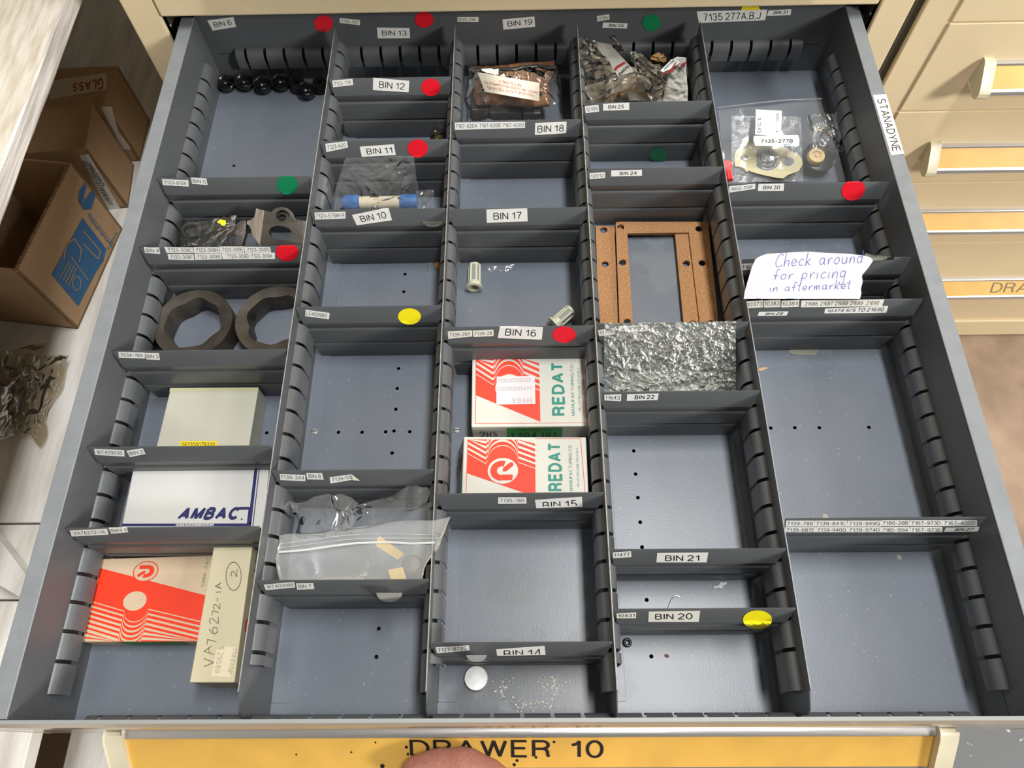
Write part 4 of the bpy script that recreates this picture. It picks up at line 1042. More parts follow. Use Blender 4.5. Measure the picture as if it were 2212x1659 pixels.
# --- steel brackets in the bin behind BIN 4
cb = lambda *p: sc((370, 430), .13563, p)
pn = V((0, -.45, 1)).normalized(); pp = V((0, .4, .026))
def on_pl(pts, p0, n): 
    X = V((1, 0, 0)); Y = n.cross(X).normalized(); r = []
    for u, v in pts:
        q = at_plane(u, v, p0, n)-p0; r.append((q.dot(X), q.dot(Y)))
    return r, X, Y
def ellpx(cx, cy, rx, ry, rot=0, n=28):
    return [(cx+rx*cos(2*pi*k/n)*cos(rot)-ry*sin(2*pi*k/n)*sin(rot), cy+rx*cos(2*pi*k/n)*sin(rot)+ry*sin(2*pi*k/n)*cos(rot)) for k in range(n)]
def bracket(label, outl, holes, p0, n, th, m, name='steel_bracket', part='bracket_plate', bev=.0006):
    t0, X, Y = on_pl(outl, p0, n); L = [t0]+[on_pl(h, p0, n)[0] for h in holes]
    c = p0+X*(sum(a for a, b in t0)/len(t0))+Y*(sum(b for a, b in t0)/len(t0))
    t = thing(name, label, 'bracket' if 'bracket' in name else 'lever', V((c.x, c.y, .0005)))
    MB().plate(L, -th, 0, p0, X, Y, n).build(part, m, t, smooth=True, bevel=bev)
    return t
pA = V((0, .4, .030)); 
t = bracket('dark steel lever with a round boss, in a clear bag at the left', cb((150,620),(150,470),(230,380),(330,355),(440,385),(500,430),(640,390),(740,350),(840,270),(1020,405),(960,470),(760,480),(640,620),(560,745),(180,745)),
            [cb(*ellpx(322, 500, 122, 96, -.1))], V((0, .4, .022)), pn, .006, STEELD, 'pivot_lever')
bo, X, Y = on_pl(cb(*ellpx(318, 492, 168, 132, -.1)), V((0, .4, .027)), pn); bi, _, _ = on_pl(cb(*ellpx(322, 500, 124, 98, -.1)), V((0, .4, .027)), pn)
MB().plate([bo, bi], -.012, 0, V((0, .4, .027)), X, Y, pn).build('boss', STEELD, t, smooth=True, bevel=.0008)
bgp = thing('plastic_bag', 'small clear bag with a yellow tape scrap around the dark lever', 'bag', V((-.24, .41, .001)))
def PT(u, v, z): return Z(u, v, z)
sm(sheet([PT(405, 480, .046), PT(512, 466, .05), PT(500, 533, .038), PT(395, 535, .034)], 40, 30, .006, 5, 21, edge=.003, fold=1.5).build('bag_film', film('dusky_film', tint=(.55,.55,.53), haze=.12, hcol=(.2,.2,.19), bump=.2, bscale=60, gloss=.6), bgp))
def ypl(u, v, lift): return at_plane(u, v, V((0, .41, .052+lift)), pn)
p = Print(ypl, [YSTK]); p.poly(cb((735,355),(790,320),(815,335),(865,340),(870,385),(850,425),(800,420),(780,385),(745,385)), lift=0); p.build('tape_scrap', bgp)
t = bracket('light steel tab with one hole, middle of the bracket group', cb((720,620),(740,540),(790,480),(870,445),(1010,440),(1060,380),(1120,342),(1185,338),(1190,400),(1175,560),(1125,745),(790,745),(740,690)),
            [cb(*ellpx(980, 642, 102, 78, .1))], V((0, .4, .038)), pn, .006, STEELL)
t = bracket('large steel bracket with an oval slot and bored lug', cb((1350,148),(1480,180),(1590,208),(1630,165),(1690,135),(1760,125),(1840,140),(1900,185),(1940,240),(1960,290),(2000,322),(2160,345),(2320,350),(2320,760),(1430,750),(1290,570),(1270,480),(1240,420),(1205,400),(1205,350),(1270,330),(1320,290),(1335,240)),
            [cb(*ellpx(1775, 264, 108, 88, .1)), cb(*ellpx(1738, 537, 185, 112, .12))], V((0, .4, .040)), pn, .007, STEELL)
lug, X, Y = on_pl(cb(*ellpx(1775, 264, 110, 90, .1)), V((0, .4, .036)), pn); lug2, _, _ = on_pl(cb(*ellpx(1762, 292, 72, 56, .1)), V((0, .4, .036)), pn)
MB().plate([lug, lug2], -.004, 0, V((0, .4, .036)), X, Y, pn).build('counterbore', STEELD, t, smooth=True)
lo, X, Y = on_pl(cb((1480,182),(1410,750),(1430,752),(1290,570),(1270,480),(1240,420),(1205,400),(1205,350),(1270,330),(1320,290),(1335,240),(1350,148)), V((0, .4, .0405)), pn)
MB().plate([lo], -.004, 0, V((0, .4, .0405)), X, Y, pn).build('ground_flank', mat('ground_steel', (.30, .26, .21), .45, .7, var=.3, vscale=40, stretch=(6, 1, 1)), t)

# --- cartons
def carton(name, label, top, bot, m, side=None, group=None, tilt=None):
    """top: four 3-D points TL,TR,BR,BL ; bot the four floor points"""
    c = sum((V(p) for p in bot), V())/4
    t = thing(name, label, 'box', V((c.x, c.y, .0006)), group)
    mb = MB(); b = [V(bot[3]), V(bot[2]), V(bot[1]), V(bot[0])]; tp = [V(top[3]), V(top[2]), V(top[1]), V(top[0])]
    mb.hexa(b, tp)
    o = mb.build('carton_body', [m, side or m], t, bevel=.0008)
    if side:
        n = (V(top[1])-V(top[0])).cross(V(top[3])-V(top[0])).normalized()
        for p in o.data.polygons:
            if abs(p.normal.dot(n)) < .5: p.material_index = 1
    TL, TR, BR, BL = [V(p) for p in top]
    nn = (TR-TL).cross(TL-BL).normalized()
    if nn.z < 0: nn = -nn
    def fn(a, b, lift): return V(bil([TL, TR, BR, BL], a, b))+nn*(lift+.00005)
    return t, fn
def under(top, z=.0006): return [V((p[0], p[1], z)) for p in top]
def quadz(pts, zs): return [Z(u, v, z) for (u, v), z in zip(pts, zs)]
# pale grey box
top = quadz(((368,838),(558.5,837),(533,992),(331,992)), (.0235,)*4)
t, fn = carton('carton', 'plain pale grey carton with a yellow barcode strip behind the BIN 2 divider', top, under(top), GREYB, GREYBS)
p = Print(fn, [mat('dark_yellow_label', (.80, .62, .01), .5), BLACK, mat('stained_edge_tape', (.55, .53, .33), .6)])
p.poly([(.25,.755),(.655,.755),(.655,.86),(.25,.86)], 0, .0002); p.text('050200075000', [(.27,.775),(.63,.775),(.63,.85),(.27,.85)], 1, .0004)
p.poly([(.0,.0),(1,.0),(1,.05),(.0,.055)], 2, .0001); p.build('printed_label', t)
# white navy box
top = quadz(((287,1016),(581.5,1010.5),(567.5,1141),(262,1141)), (.040, .040, .040, .040))
bot = under(top); bot[0].x -= .0125; bot[3].x -= .0125
t, fn = carton('carton', 'white carton with navy AMBAC lettering and navy stripe', top, bot, WBOX, mat('tan_flap', (.50, .40, .29), .6))
p = Print(fn, [NAVY, WBOX])
p.poly([(.905,0),(.925,0),(.925,1),(.905,1)] , 0, .0001); 
p.poly([(.893,0),(.917,0),(.917,.86),(.905,.93),(.893,.93)], 0, .00012); p.poly([(.926,0),(.932,0),(.932,1),(.926,1)], 0, .0002)
p.poly([(.917,0),(.926,0),(.926,1),(.917,1)], 1, .00025)
p.poly([(.0,.925),(.90,.925),(.915,.90),(.915,.955),(.90,.968),(.0,.968)], 0, .0003)
p.poly([(.815,.655),(.885,.655),(.915,.69),(.915,.93),(.885,.93),(.885,.70),(.815,.70)], 0, .0003)
p.text('AMBAC', [(.405,.655),(.825,.655),(.825,.865),(.385,.865)], 0, .0004, bold=.055, shear=.25)
p.poly(circ(.845, .855, .006, 10, .012), 0, .0004)
p.poly([(.385,.932),(.652,.932),(.652,.964),(.385,.964)], 1, .0005); p.text('I N T E R N A T I O N A L', [(.39,.936),(.648,.936),(.648,.961),(.39,.961)], 0, .0007, bold=.02)
p.build('printed_artwork', t)

# red-striped artwork in a unit frame (flip=True turns it half round)
def red_art(p, x0, x1, y0, y1, mi_red, mi_base, nst=7, pitch=.085, hx=.50, hr=.20, cy=.46, wl=None, sym=None, circle=True, cmat=None):
    W_, H_ = x1-x0, y1-y0
    asp = sym
    def M(a, b): return (x0+W_*max(0, min(1, a)), y0+H_*max(0, min(1, b)))
    def path(k):
        off = -pitch*k; pts = []
        sl = .17
        xl = hx-hr*1.12; pts.append((0, .245+off)); pts.append((xl, .245+sl*.9+off+.02))
        cyk = .36+off
        for j in range(13):
            a = pi-pi*j/12*.93; pts.append((hx+hr*cos(a), cyk-hr*asp*sin(a)+.015))
        xr = hx+hr; pts.append((xr+.01, .34+off+.06)); pts.append((1, .34+off+.06+(1-xr)*.42))
        return pts
    base = path(0)
    p.poly([M(a, b) for a, b in base]+[M(1, 1), M(1, .98), M(0, .57)], mi_red, .0001)
    for k in range(1, nst+1):
        lo = path(k-1); up_ = path(k); f = .80-.055*k
        outp = [(a, b-.014) for a, b in lo]; inn = [(a, b+(bb-b)*0+(.0)) for (a, b), (aa, bb) in zip(lo, up_)]
        topl = [(a, b-.014-pitch*f*.85) for a, b in lo]
        qs_ = []
        for i in range(len(lo)-1):
            q = [outp[i], outp[i+1], topl[i+1], topl[i]]
            if all(b <= 0 for a, b in q): continue
            q = [M(a, b) for a, b in q]
            p._put(q, [(0, 1, 2, 3)], mi_red, .0001)
def logo(p, cx, cy, r, asp, mi_disc, mi_mark, rot=0, ring=True):
    def T(a, b):
        c, s = cos(rot), sin(rot); return (cx+(a*c-b*s)*r, cy+(a*s+b*c)*r*asp)
    if ring: p.poly([T(cos(2*pi*k/36), sin(2*pi*k/36)) for k in range(36)], mi_disc, .0003)
    arc = [(-.05+.78*cos(a), .78*sin(a)*1.0) for a in [radians(d) for d in range(95, 291, 12)]]
    arci = [(-.05+.34*cos(a), .34*sin(a)*1.0) for a in [radians(d) for d in range(290, 94, -12)]]
    p.poly([T(a, b) for a, b in arc+arci], mi_mark, .0005)
    p.poly([T(a, b) for a, b in [(-.10,.30),(.62,.30),(.66,.36),(.62,.74),(-.10,.74)]], mi_mark, .0005)
    p.poly([T(a, b) for a, b in [(-.02,-.02),(.02,-.22),(.50,-.66),(.68,-.60),(.70,-.40),(.26,.02),(.06,.08)]], mi_mark, .0005)
def redat(label, top, bot, group, mode):
    t, fn = carton('carton', label, top, bot, WBOX2, WBOX2, group)
    p = Print(fn, [REDP, WBOX2, TEAL, mat('worn_price_sticker', (.74, .66, .68), .5), mat('faint_print', (.42, .38, .42), .6), BLACK])
    red_art(p, .035, .585, .045, .955, 0, 1, nst=5, pitch=.095, hx=.52, hr=.22, sym=1.20)
    logo(p, .325, .535, .122, 1.62, 1, 0) if mode == 2 else p.poly(circ(.325, .47, .122, 30, .20), 1, .0003)
    p.text('REDAT', [(.685,.855),(.690,.115),(.795,.115),(.800,.855)], 2, .0003, bold=.036)
    p.text('MANUFACTURING CO.', [(.850,.855),(.855,.125),(.880,.125),(.878,.855)], 2, .0003)
    p.text('VILLASTELLONE (TO) ITALY', [(.912,.80),(.915,.18),(.932,.18),(.930,.80)], 2, .0003)
    for a, b in (((.035,.955),(.975,.955)), ((.975,.955),(.955,.03)), ((.955,.03),(.59,.03))): p.line([a, b], .004, 0, .0003)
    p.line([(.035,.045),(.035,.955)], .004, 0, .0003)
    if mode == 1:
        p.poly([(.215,.305),(.545,.300),(.545,.695),(.212,.700)], 3, .0005)
        p.text('100620009320', [(.225,.335),(.51,.33),(.51,.385),(.225,.39)], 4, .0007); p.text('000000015470', [(.225,.455),(.515,.45),(.515,.505),(.225,.51)], 4, .0007)
        p.text('$18.648', [(.35,.61),(.52,.605),(.52,.675),(.35,.68)], 4, .0007)
    p.build('printed_artwork', t)
    return t, fn
top = quadz(((1020,769),(1267,768),(1274,920.5),(1018,922.5)), (.030,)*4); bot = under(top)
t, fn = redat('red and white carton with a worn price sticker, upper of the pair', top, bot, 'red and white cartons', 1)
y_ = (top[2].y+top[3].y)/2
def ff(u, v, lift): return at(u, v, 'y', y_-lift-.0002)
p = Print(ff, [LGREEN, BLACK]); q = [(top[3].x+(top[2].x-top[3].x)*a, b) for a, b in ()]
def ff2(a, b, lift): return V(bil([top[3], top[2], bot[2], bot[3]], a, b))+V((0, -(lift+.0002), 0))
p = Print(ff2, [LGREEN, BLACK]); p.poly([(.30,.10),(.77,.08),(.78,.98),(.30,.98)], 0, .0001)
p.text('ONE END PLATE', [(.40,.14),(.68,.13),(.68,.28),(.40,.29)], 1, .0003); p.text('1 204 191', [(.33,.42),(.72,.41),(.72,.78),(.33,.79)], 1, .0003, bold=.02)
p.line([(.06,.45),(.09,.3),(.11,.42),(.07,.75),(.11,.72)], .012, 1, .0003); p.line([(.13,.35),(.13,.75)], .008, 1, .0003); p.line([(.13,.55),(.16,.5)], .02, 1, .0003); p.line([(.16,.3),(.155,.75)], .008, 1, .0003); p.line([(.22,.3),(.18,.33),(.2,.5),(.21,.6),(.175,.72)], .01, 1, .0003)
p.build('side_label', t)
top = quadz(((1002,943),(1266,944),(1272,1080),(996.5,1086)), (.036, .040, .040, .036))
bot = [V((-.0545, top[0].y, .0006)), V((top[1].x-.001, top[1].y, .0006)), V((top[2].x-.001, top[2].y, .0006)), V((-.0540, top[3].y, .0006))]
t, fn = redat('red and white carton with a white round logo, lower of the pair', top, bot, 'red and white cartons', 2)
def lf2(a, b, lift):
    n = (top[3]-top[0]).cross(bot[0]-top[0]).normalized()
    if n.x > 0: n = -n
    return V(bil([bot[0], top[0], top[3], bot[3]], a, b))+n*(lift+.0002)
p = Print(lf2, [WBOX2, REDP]); p.poly(circ(.48, .30, .34, 30, .145), 1, .0001); p.poly(circ(.48, .30, .30, 30, .128), 0, .0003); logo(p, .48, .30, .27, .43, 0, 1, ring=False, rot=pi)
p.build('side_logo', t)
# aged red box (bin 1) 
top = quadz(((214,1207),(467,1199),(430,1385.5),(177,1386.5)), (.018,)*4)
for _p in top: _p.x = max(_p.x, -.3285)
t, fn = carton('carton', 'aged red-striped carton marked TORINO - ITALY in the front left bin', top, under(top), CREAM2)
fl = lambda a, b, lift: fn(1-a, 1-b, lift)
p = Print(fl, [REDP, CREAM2, mat('green_print', (.02, .25, .06), .5)])
red_art(p, 0, .99, .0, .90, 0, 1, nst=12, pitch=.064, hx=.60, hr=.095, sym=1.25)
p.poly(circ(.622, .47, .10, 30, .115), 1, .0003)
p.poly(circ(.585, .825, .109, 30, .127), 0, .0002)
p.poly(circ(.585, .825, .100, 30, .116), 1, .0003); logo(p, .585, .825, .092, 1.1, 1, 0, ring=False)
p.text('TORINO - ITALY', [(.075,.62),(.080,.975),(.055,.975),(.050,.62)], 2, .0003)
p.build('printed_artwork', t)
def fr(a, b, lift): return V(bil([top[3], top[2], V((top[2].x, top[2].y, .0006)), V((top[3].x, top[3].y, .0006))], a, b))+V((0, -lift-.0002, 0))
p = Print(fr, [LGREEN]); p.poly([(.28,.1),(.85,.05),(.85,.95),(.34,.95)], 0); p.build('side_label', t)
# cream long box
top = quadz(((465,1160),(548,1157),(506,1474.5),(409,1474.5)), (.044,)*4)
bot = under(top)
t, fn = carton('carton', 'long cream carton hand-marked VA76272-1A beside the first partition', top, bot, CREAM)
for q_, dd in (((top[0], top[1]), 1), ((top[3], top[2]), -1)):
    pass
INK = mat('brown_ball_pen_ink', (.05, .04, .035), .5)
cu1 = cA1
P_top = top[0].copy()
def tf(u, v, lift): return at(u, v, 'z', P_top.z+lift+.0001)
p = Print(tf, [INK, mat('faint_stamp', (.42, .33, .24), .6), mat('price_tag_cream', (.70, .62, .44), .55)])
p.poly(cu1((1395,1040),(1545,1050),(1500,1295),(1340,1285)), 2, .0001)
W_ = 1.15
def L(*pts): p.line(cu1(*pts), W_, 0, .0004)
L((1285,1205),(1362,1172),(1283,1140)); L((1368,1108),(1285,1082),(1348,1035)); L((1330,1098),(1322,1055))
L((1308,1028),(1312,985),(1384,1002)); L((1325,900),(1348,932),(1375,940),(1395,920),(1388,890),(1362,885),(1352,910),(1368,936))
L((1340,858),(1328,838),(1335,815),(1350,812),(1400,856),(1400,800)); L((1350,790),(1352,752),(1405,764))
L((1372,742),(1360,725),(1364,702),(1380,700),(1413,738),(1413,690)); L((1390,672),(1397,645)); L((1378,600),(1425,596)); L((1430,570),(1375,553),(1425,522)); L((1410,565),(1404,535))
c_ = [(1525+62*cos(a*.2618), 470+115*sin(a*.2618)) for a in range(26)]; L(*c_)
L((1512,472),(1503,452),(1512,432),(1526,432),(1552,474),(1553,412))
p.text('$ 29589', cu1((1455,1040),(1410,1255),(1372,1255),(1400,1040)), 1, .0004); p.text('1144ANF', cu1((1560,1060),(1505,1270),(1470,1268),(1520,1050)), 1, .0004)
p.build('handwriting', t)
nx_ = V((1, 0, 0))
def sf(a, b, lift): return V(bil([top[1], top[2], bot[2], bot[1]], a, b))+V((lift+.0003, 0, 0))
p = Print(sf, [REDP, mat('green_print2', (.02, .20, .06), .5), CREAM]); p.poly(circ(.62, .42, .075, 24, .30), 0, .0001); p.poly(circ(.62, .42, .06, 24, .24), 2, .0002); p.poly([(.60,.3),(.64,.3),(.64,.55),(.60,.55)], 0, .0004)
p.text('REDAT', [(.10,.2),(.24,.2),(.24,.45),(.10,.45)], 1, .0003); p.poly([(.93,.6),(1,.3),(1,1),(.9,1)], 0, .0001); p.build('side_print', t)
mb = MB(); mb.add([top[0]+V((.001, .0005, -.001)), top[1]+V((-.002, .0005, -.001)), top[1]+V((-.003, .0035, .0016)), top[0]+V((.004, .0035, .0012))], [(0, 1, 2, 3)]); mb.build('end_flap', CREAM, t)

# --- cork gaskets
def gasket(label, zz, outer, inner, holes, th=.0022):
    t_ = thing('cork_gasket', label, 'gasket', Z(1415, 590, zz-th), 'cork gaskets')
    X, Y = V((1, 0, 0)), V((0, 1, 0)); L = []
    for lp_ in [outer, inner]+holes:
        L.append([(Z(u, v, zz).x, Z(u, v, zz).y) for u, v in lp_])
    MB().plate(L, -th, 0, (0, 0, zz), X, Y, (0, 0, 1)).build('gasket_sheet', CORK, t_)
    return t_
def hl(*cs): return [ellpx(a, b, 8, 6.6, 0, 14) for a, b in cs]
gasket('cork frame gasket lying underneath and shifted to the left', .0042, [(1287,488),(1490,490),(1515,730),(1294,735)], [(1328,506),(1462,506),(1480,712),(1336,712)], hl((1307,571),(1304,497),(1482,571),(1316,705)))
g_ = gasket('cork frame gasket lying on top with six bolt holes', .0090, [(1330,482),(1334,479),(1526,479),(1530,483),(1556,735),(1340,740)], [(1355,504),(1488,502),(1514,716),(1368,718)], hl((1340.5,491),(1510,494),(1345,567),(1517,568),(1355,695),(1535,698)))
gasket('narrow cork strip gasket lying inside the frame gaskets', .0064, [(1458,503),(1487,503),(1515,733),(1480,733)], ellpx(1483, 569, 8, 6.6, 0, 14), [ellpx(1497, 698, 8, 6, 0, 12)])

# --- crinkled clear bag over BIN 23
bgc = thing('plastic_bag', 'crinkled clear plastic bag draped over the BIN 23 divider', 'bag', Z(1450, 780, .0))
cs = [Z(1306, 699, .0785), Z(1590, 693, .0785), Z(1589, 862, .030), Z(1303, 862, .030)]
sm(sheet(cs, 240, 160, .0048, 38.0, 31, edge=.0005).build('bag_film', FILMC, bgc))
cs = [Z(1330, 800, .028), Z(1560, 800, .028), Z(1570, 868, .014), Z(1310, 868, .014)]
sm(sheet(cs, 60, 30, .004, 8.0, 37, edge=.002).build('yellowish_contents', film('yellowish_film', tint=(.92,.92,.78), haze=.28, hcol=(.52,.52,.34), bump=.5, rough=.3), bgc))

# --- clear bag with blue capped valve (BIN 11 bin)
bgv = thing('plastic_bag', 'clear plastic bag standing behind BIN 10 around a blue capped part', 'bag', Z(820, 440, .0))
cs = [Z(745, 342, .060), Z(893, 337, .062), Z(912, 468, .012), Z(706, 470, .012)]
sm(sheet(cs, 90, 70, .0034, 8, 41, edge=.0012).build('bag_film', FILM, bgv))
cs = [Z(898, 412, .020), Z(938, 409, .022), Z(936, 470, .006), Z(900, 470, .006)]
sm(sheet(cs, 20, 20, .003, 4, 43).build('bag_corner', FILM, bgv))
vt = thing('capped_valve', 'pale cylindrical valve with blue end caps inside the clear bag', 'valve', Z(820, 440, .001))
zc = .012; yv = Z(820, 437, zc).y; xa, xb = Z(778, 437, zc).x, Z(864, 437, zc).x
IV = mat('ivory_ceramic', (.85, .74, .52), .35)
MB().lathe([(.0001, 0), (.0062, 0), (.0062, .010), (.0050, .0105), (.0050, .0185), (.0062, .019), (.0062, xb-xa), (.0001, xb-xa)], (xa, yv, zc), (1, 0, 0), 24).build('valve_body', IV, vt, smooth=True)
BL_ = mat('blue_end_cap', (.02, .16, .48), .5, var=.3, vscale=90)
MB().lathe([(.0001, 0), (.0072, 0), (.0078, .003), (.0076, .015), (.0001, .015)], (xa-.0155, yv, zc), (1, 0, 0), 20).build('end_cap', BL_, vt, smooth=True)
MB().lathe([(.0001, 0), (.0076, 0), (.0078, .012), (.0070, .0165), (.0001, .0165)], (xb+.0005, yv, zc), (1, 0, 0), 20).build('end_cap', BL_, vt, smooth=True)

# --- brass fitting
p0 = Z(946, 286, .006); t = thing('brass_fitting', 'small brass fitting with a hexagon head beside the second partition', 'fitting', V((p0.x, p0.y, .0008)))
mb = MB(); mb.lathe([(.0001, 0), (.0040, 0), (.0044, .0008), (.0044, .0072), (.0040, .008), (.0001, .008)], V((p0.x-.001, p0.y-.004, .0055)), (.35, -.8, .1), 6); mb.build('hexagon_body', BRASS, t)
mb = MB(); mb.lathe([(.0001, .0016), (.0058, .0014), (.0062, .0008), (.0060, 0), (.0001, 0)], V((p0.x-.0015, p0.y-.003, .0065)), (-.2, .7, .7), 22); mb.build('washer', STEELL, t, smooth=True)
mb = MB(); mb.lathe([(.0001, .011), (.0018, .0105), (.0020, 0), (.0001, 0)], V((p0.x-.0022, p0.y-.001, .0075)), (-.35, .75, .6), 14); mb.build('stem', BRASS, t, smooth=True)

# --- orange chip and clear ring in BIN 10's bin
p0 = Z(946, 573, .002); t_ = MB().box((p0.x-.0024, p0.y-.0034, .0002), (p0.x+.0030, p0.y+.0034, .0030)).build('square_chip', mat('orange_wood', (.55, .24, .05), .5, var=.2), bevel=.0003)
_tag(t_, 'small orange-brown square chip beside the second partition', 'chip')
p0 = Z(937, 578, .001); mb = MB(); mb.lathe([(.0062, 0), (.0066, .0006), (.0070, 0)], (p0.x, p0.y, .0003), n=26)
t_ = mb.build('clear_ring', film('ring_film', haze=.35), smooth=True); _tag(t_, 'thin clear plastic ring lying under the orange-brown chip', 'ring')

# --- milky zip bag and clear crumpled bag (bin before BIN 7)
bz = thing('zip_bag', 'milky zip-lock bag lying over the second partition, behind BIN 7', 'bag', Z(790, 1190, .0))
cz = lambda *p: sc((560, 1020), .1989, p)
cs = [Z(602, 1158, .050), Z(976, 1118, .078), Z(905, 1262, .066), Z(600, 1256, .052)]
bm_ = sm(sheet(cs, 90, 70, .0050, 4.2, 51, edge=.003, sag=.006).build('bag_film', FILMM, bz))
def zl(pts, dz, lift=.0):
    r = []
    for (u, v), z in zip(pts, dz): r.append(Z(u, v, z))
    return r
mb = MB(); mb.tube(zl(cz((215,868),(500,845),(800,800),(1060,770),(1400,760),(1650,775),(1900,765)), (.0535, .0555, .057, .059, .0625, .067, .072)), .0008, 6); mb.build('zip_strip', mat('milky_white_plastic', (.62, .63, .62), .3), bz, smooth=True)
for dy, z_ in ((-48, .001), (-95, .0015)):
    mb = MB(); mb.tube(zl(cz((225,868+dy*.95),(500,835+dy),(800,795+dy),(1100,768+dy),(1450,765+dy),(1950,750+dy*.7)), (.054, .056, .058, .060, .064, .074)), .00014, 5); mb.build('rib_line', MATS['milky_white_plastic'], bz, smooth=True)
yt = thing('yellow_tag', 'yellow paper tag inside the milky zip-lock bag', 'tag', Z(840, 1215, .03))
def ytf(u, v, lift): return Z(u, v, .044+lift)
YT = mat('worn_yellow_tag', (.85, .56, .10), .5, var=.1)
p = Print(ytf, [YT]); p.poly(cz((1280,720),(1310,695),(1360,730),(1580,890),(1500,950),(1270,800)), 0, 0); p.poly(cz((1400,1060),(1560,1030),(1600,1170),(1430,1170)), 0, -.004); p.build('tag_paper', yt)
mt = thing('metal_part', 'dark metal part glimpsed beside the milky zip-lock bag', 'part', Z(900, 1230, .0))
MB().lathe([(.0001, .020), (.006, .0195), (.0085, .015), (.009, .002), (.0001, .001)], Z(896, 1236, .004)+V((0, .002, 0)), n=20).build('part_body', STEELD, mt, smooth=True)
bk = thing('plastic_bag', 'crumpled clear plastic bag just in front of the BIN 8 divider', 'bag', Z(780, 1110, .0))
cs = [Z(632, 1080, .040), Z(770, 1066, .052), Z(770, 1150, .040), Z(640, 1165, .030)]
sm(sheet(cs, 40, 30, .010, 3.2, 61, edge=.006, fold=1.5).build('bag_film', FILM, bk))
cs = [Z(765, 1085, .046), Z(925, 1052, .058), Z(930, 1120, .048), Z(745, 1150, .036)]
sm(sheet(cs, 40, 30, .009, 3.2, 67, edge=.005, fold=1.5).build('bag_film', FILM, bk))

# --- nylon strainers
def strainer(label, a, b, r, fl_end=1):
    a, b = V(a), V(b); ax = (b-a); Ln = ax.length; ax.normalize()
    t = thing('nylon_strainer', label, 'strainer', V(((a+b).x/2, (a+b).y/2, .0005)), 'nylon strainers')
    mb = MB(); mb.lathe([(.0001, 0), (r*.75, .0003), (r*.9, .0012), (r*.9, .0028), (r*.78, .0032)], a, ax, 24); mb.lathe([(r*.8, Ln-.007), (r*.9, Ln-.0065), (r*.95, Ln-.0030), (r*1.25, Ln-.0024), (r*1.30, Ln-.0005), (r*1.15, Ln), (r*.8, Ln), (r*.72, Ln-.003), (r*.6, Ln-.0062)], a, ax, 24)
    mb.build('end_collars', NYL, t, smooth=True)
    MB().lathe([(r*.74, .002), (r*.76, Ln*.5), (r*.78, Ln-.006)], a, ax, 24).build('mesh_sleeve', NYLG, t, smooth=True)
    X = ax.orthogonal().normalized(); Y = ax.cross(X)
    for k in range(6):
        d = X*cos(k*pi/3+.4)+Y*sin(k*pi/3+.4)
        MB().tube([a+d*r*.8+ax*.001, a+d*r*.84+ax*(Ln-.005)], .0011, 6).build('rib', NYL, t, smooth=True)
za = .0072
strainer('ivory nylon strainer lying open end forward near the second partition', Z(1025, 571, za), Z(1024, 623, za), .0062)
strainer('ivory nylon strainer half hidden behind the BIN 16 divider', Z(1236, 668, za+.004), Z(1196, 702, za), .0062)
tp_ = thing('film_scrap', 'small crumpled clear film scrap beside the strainer', 'scrap', Z(1075, 580, 0))
sm(sheet([Z(1050, 575, .002), Z(1110, 572, .003), Z(1105, 585, .001), Z(1055, 587, .001)], 20, 8, .0014, 6, 71, edge=.001).build('film', FILM, tp_))

# --- brown paper parcel in a bag (bin before BIN 18)
cp_ = lambda *p: sc((1000, 110), .10398, p)
par = thing('paper_parcel', 'brown waxed paper parcel with a cream printed label in a clear bag', 'parcel', Z(1105, 190, .0))
cs = [Z(1016, 146, .036), Z(1194, 131, .040), Z(1188, 232, .024), Z(1030, 228, .018)]
sm(sheet(cs, 90, 60, .010, 5.5, 81, thick=.020, edge=.003, fold=1.4).build('brown_paper', BPAPER, par))
for k, (xx, yy, zz) in enumerate(((1040, 232, .008), (1080, 236, .012), (1110, 236, .010), (1150, 238, .012))):
    q = Z(xx, yy, zz); MB().box((q.x-.010, q.y-.012, .001), (q.x+.009, q.y+.008, .016+.003*(k % 2))).build('steel_block', STEELL if k % 2 else STEELD, par, bevel=.0012)
def lb_pt(s, t_):
    q = bil([cp_((300,440))[0], cp_((1590,665))[0], cp_((1585,1045))[0], cp_((460,850))[0]], s, t_)
    return Z(q[0], q[1], .056-.012*t_+.0035*sin(s*5))
def lbf(a, b, lift): 
    q = lb_pt(a, b); return q+V((0, -lift*.4, lift))
p = Print(lbf, [mat('cream_tag_paper', (.80, .74, .60), .5)]); p.grid([(0,0),(1,0),(1,1),(0,1)], 16, 6); lab = p.build('printed_label', par)
p = Print(lbf, [INKR])
p.text('MUST BE USED IN COMPLETE', [(.97,.62),(.05,.55),(.06,.42),(.97,.50)][0:4], 0, .0006)
p.text('7123-914E S/S TO 7123-914G', [(.92,.80),(.08,.82),(.08,.66),(.92,.68)], 0, .0006)
p.text('SETS ONLY', [(.70,.40),(.32,.36),(.32,.22),(.70,.26)], 0, .0006)
p.build('lettering', lab)
p = Print(lambda u, v, l: Z(u, v, .057+l), [WHITE]); p.poly(cp_((390,370),(600,360),(640,385),(745,365),(735,500),(500,455),(390,410)), 0, 0); p.poly(cp_((770,510),(855,465),(890,540)), 0, 0); p.build('inner_slip', par)
cs = [Z(1008, 148, .045), Z(1203, 140, .048), Z(1222, 268, .014), Z(1008, 270, .012)]
sm(sheet(cs, 90, 80, .0060, 6.0, 85, edge=.003, sag=-.016).build('clear_bag', film('very_clear_film', haze=.03, bump=.3, bscale=60, rough=.10), par))

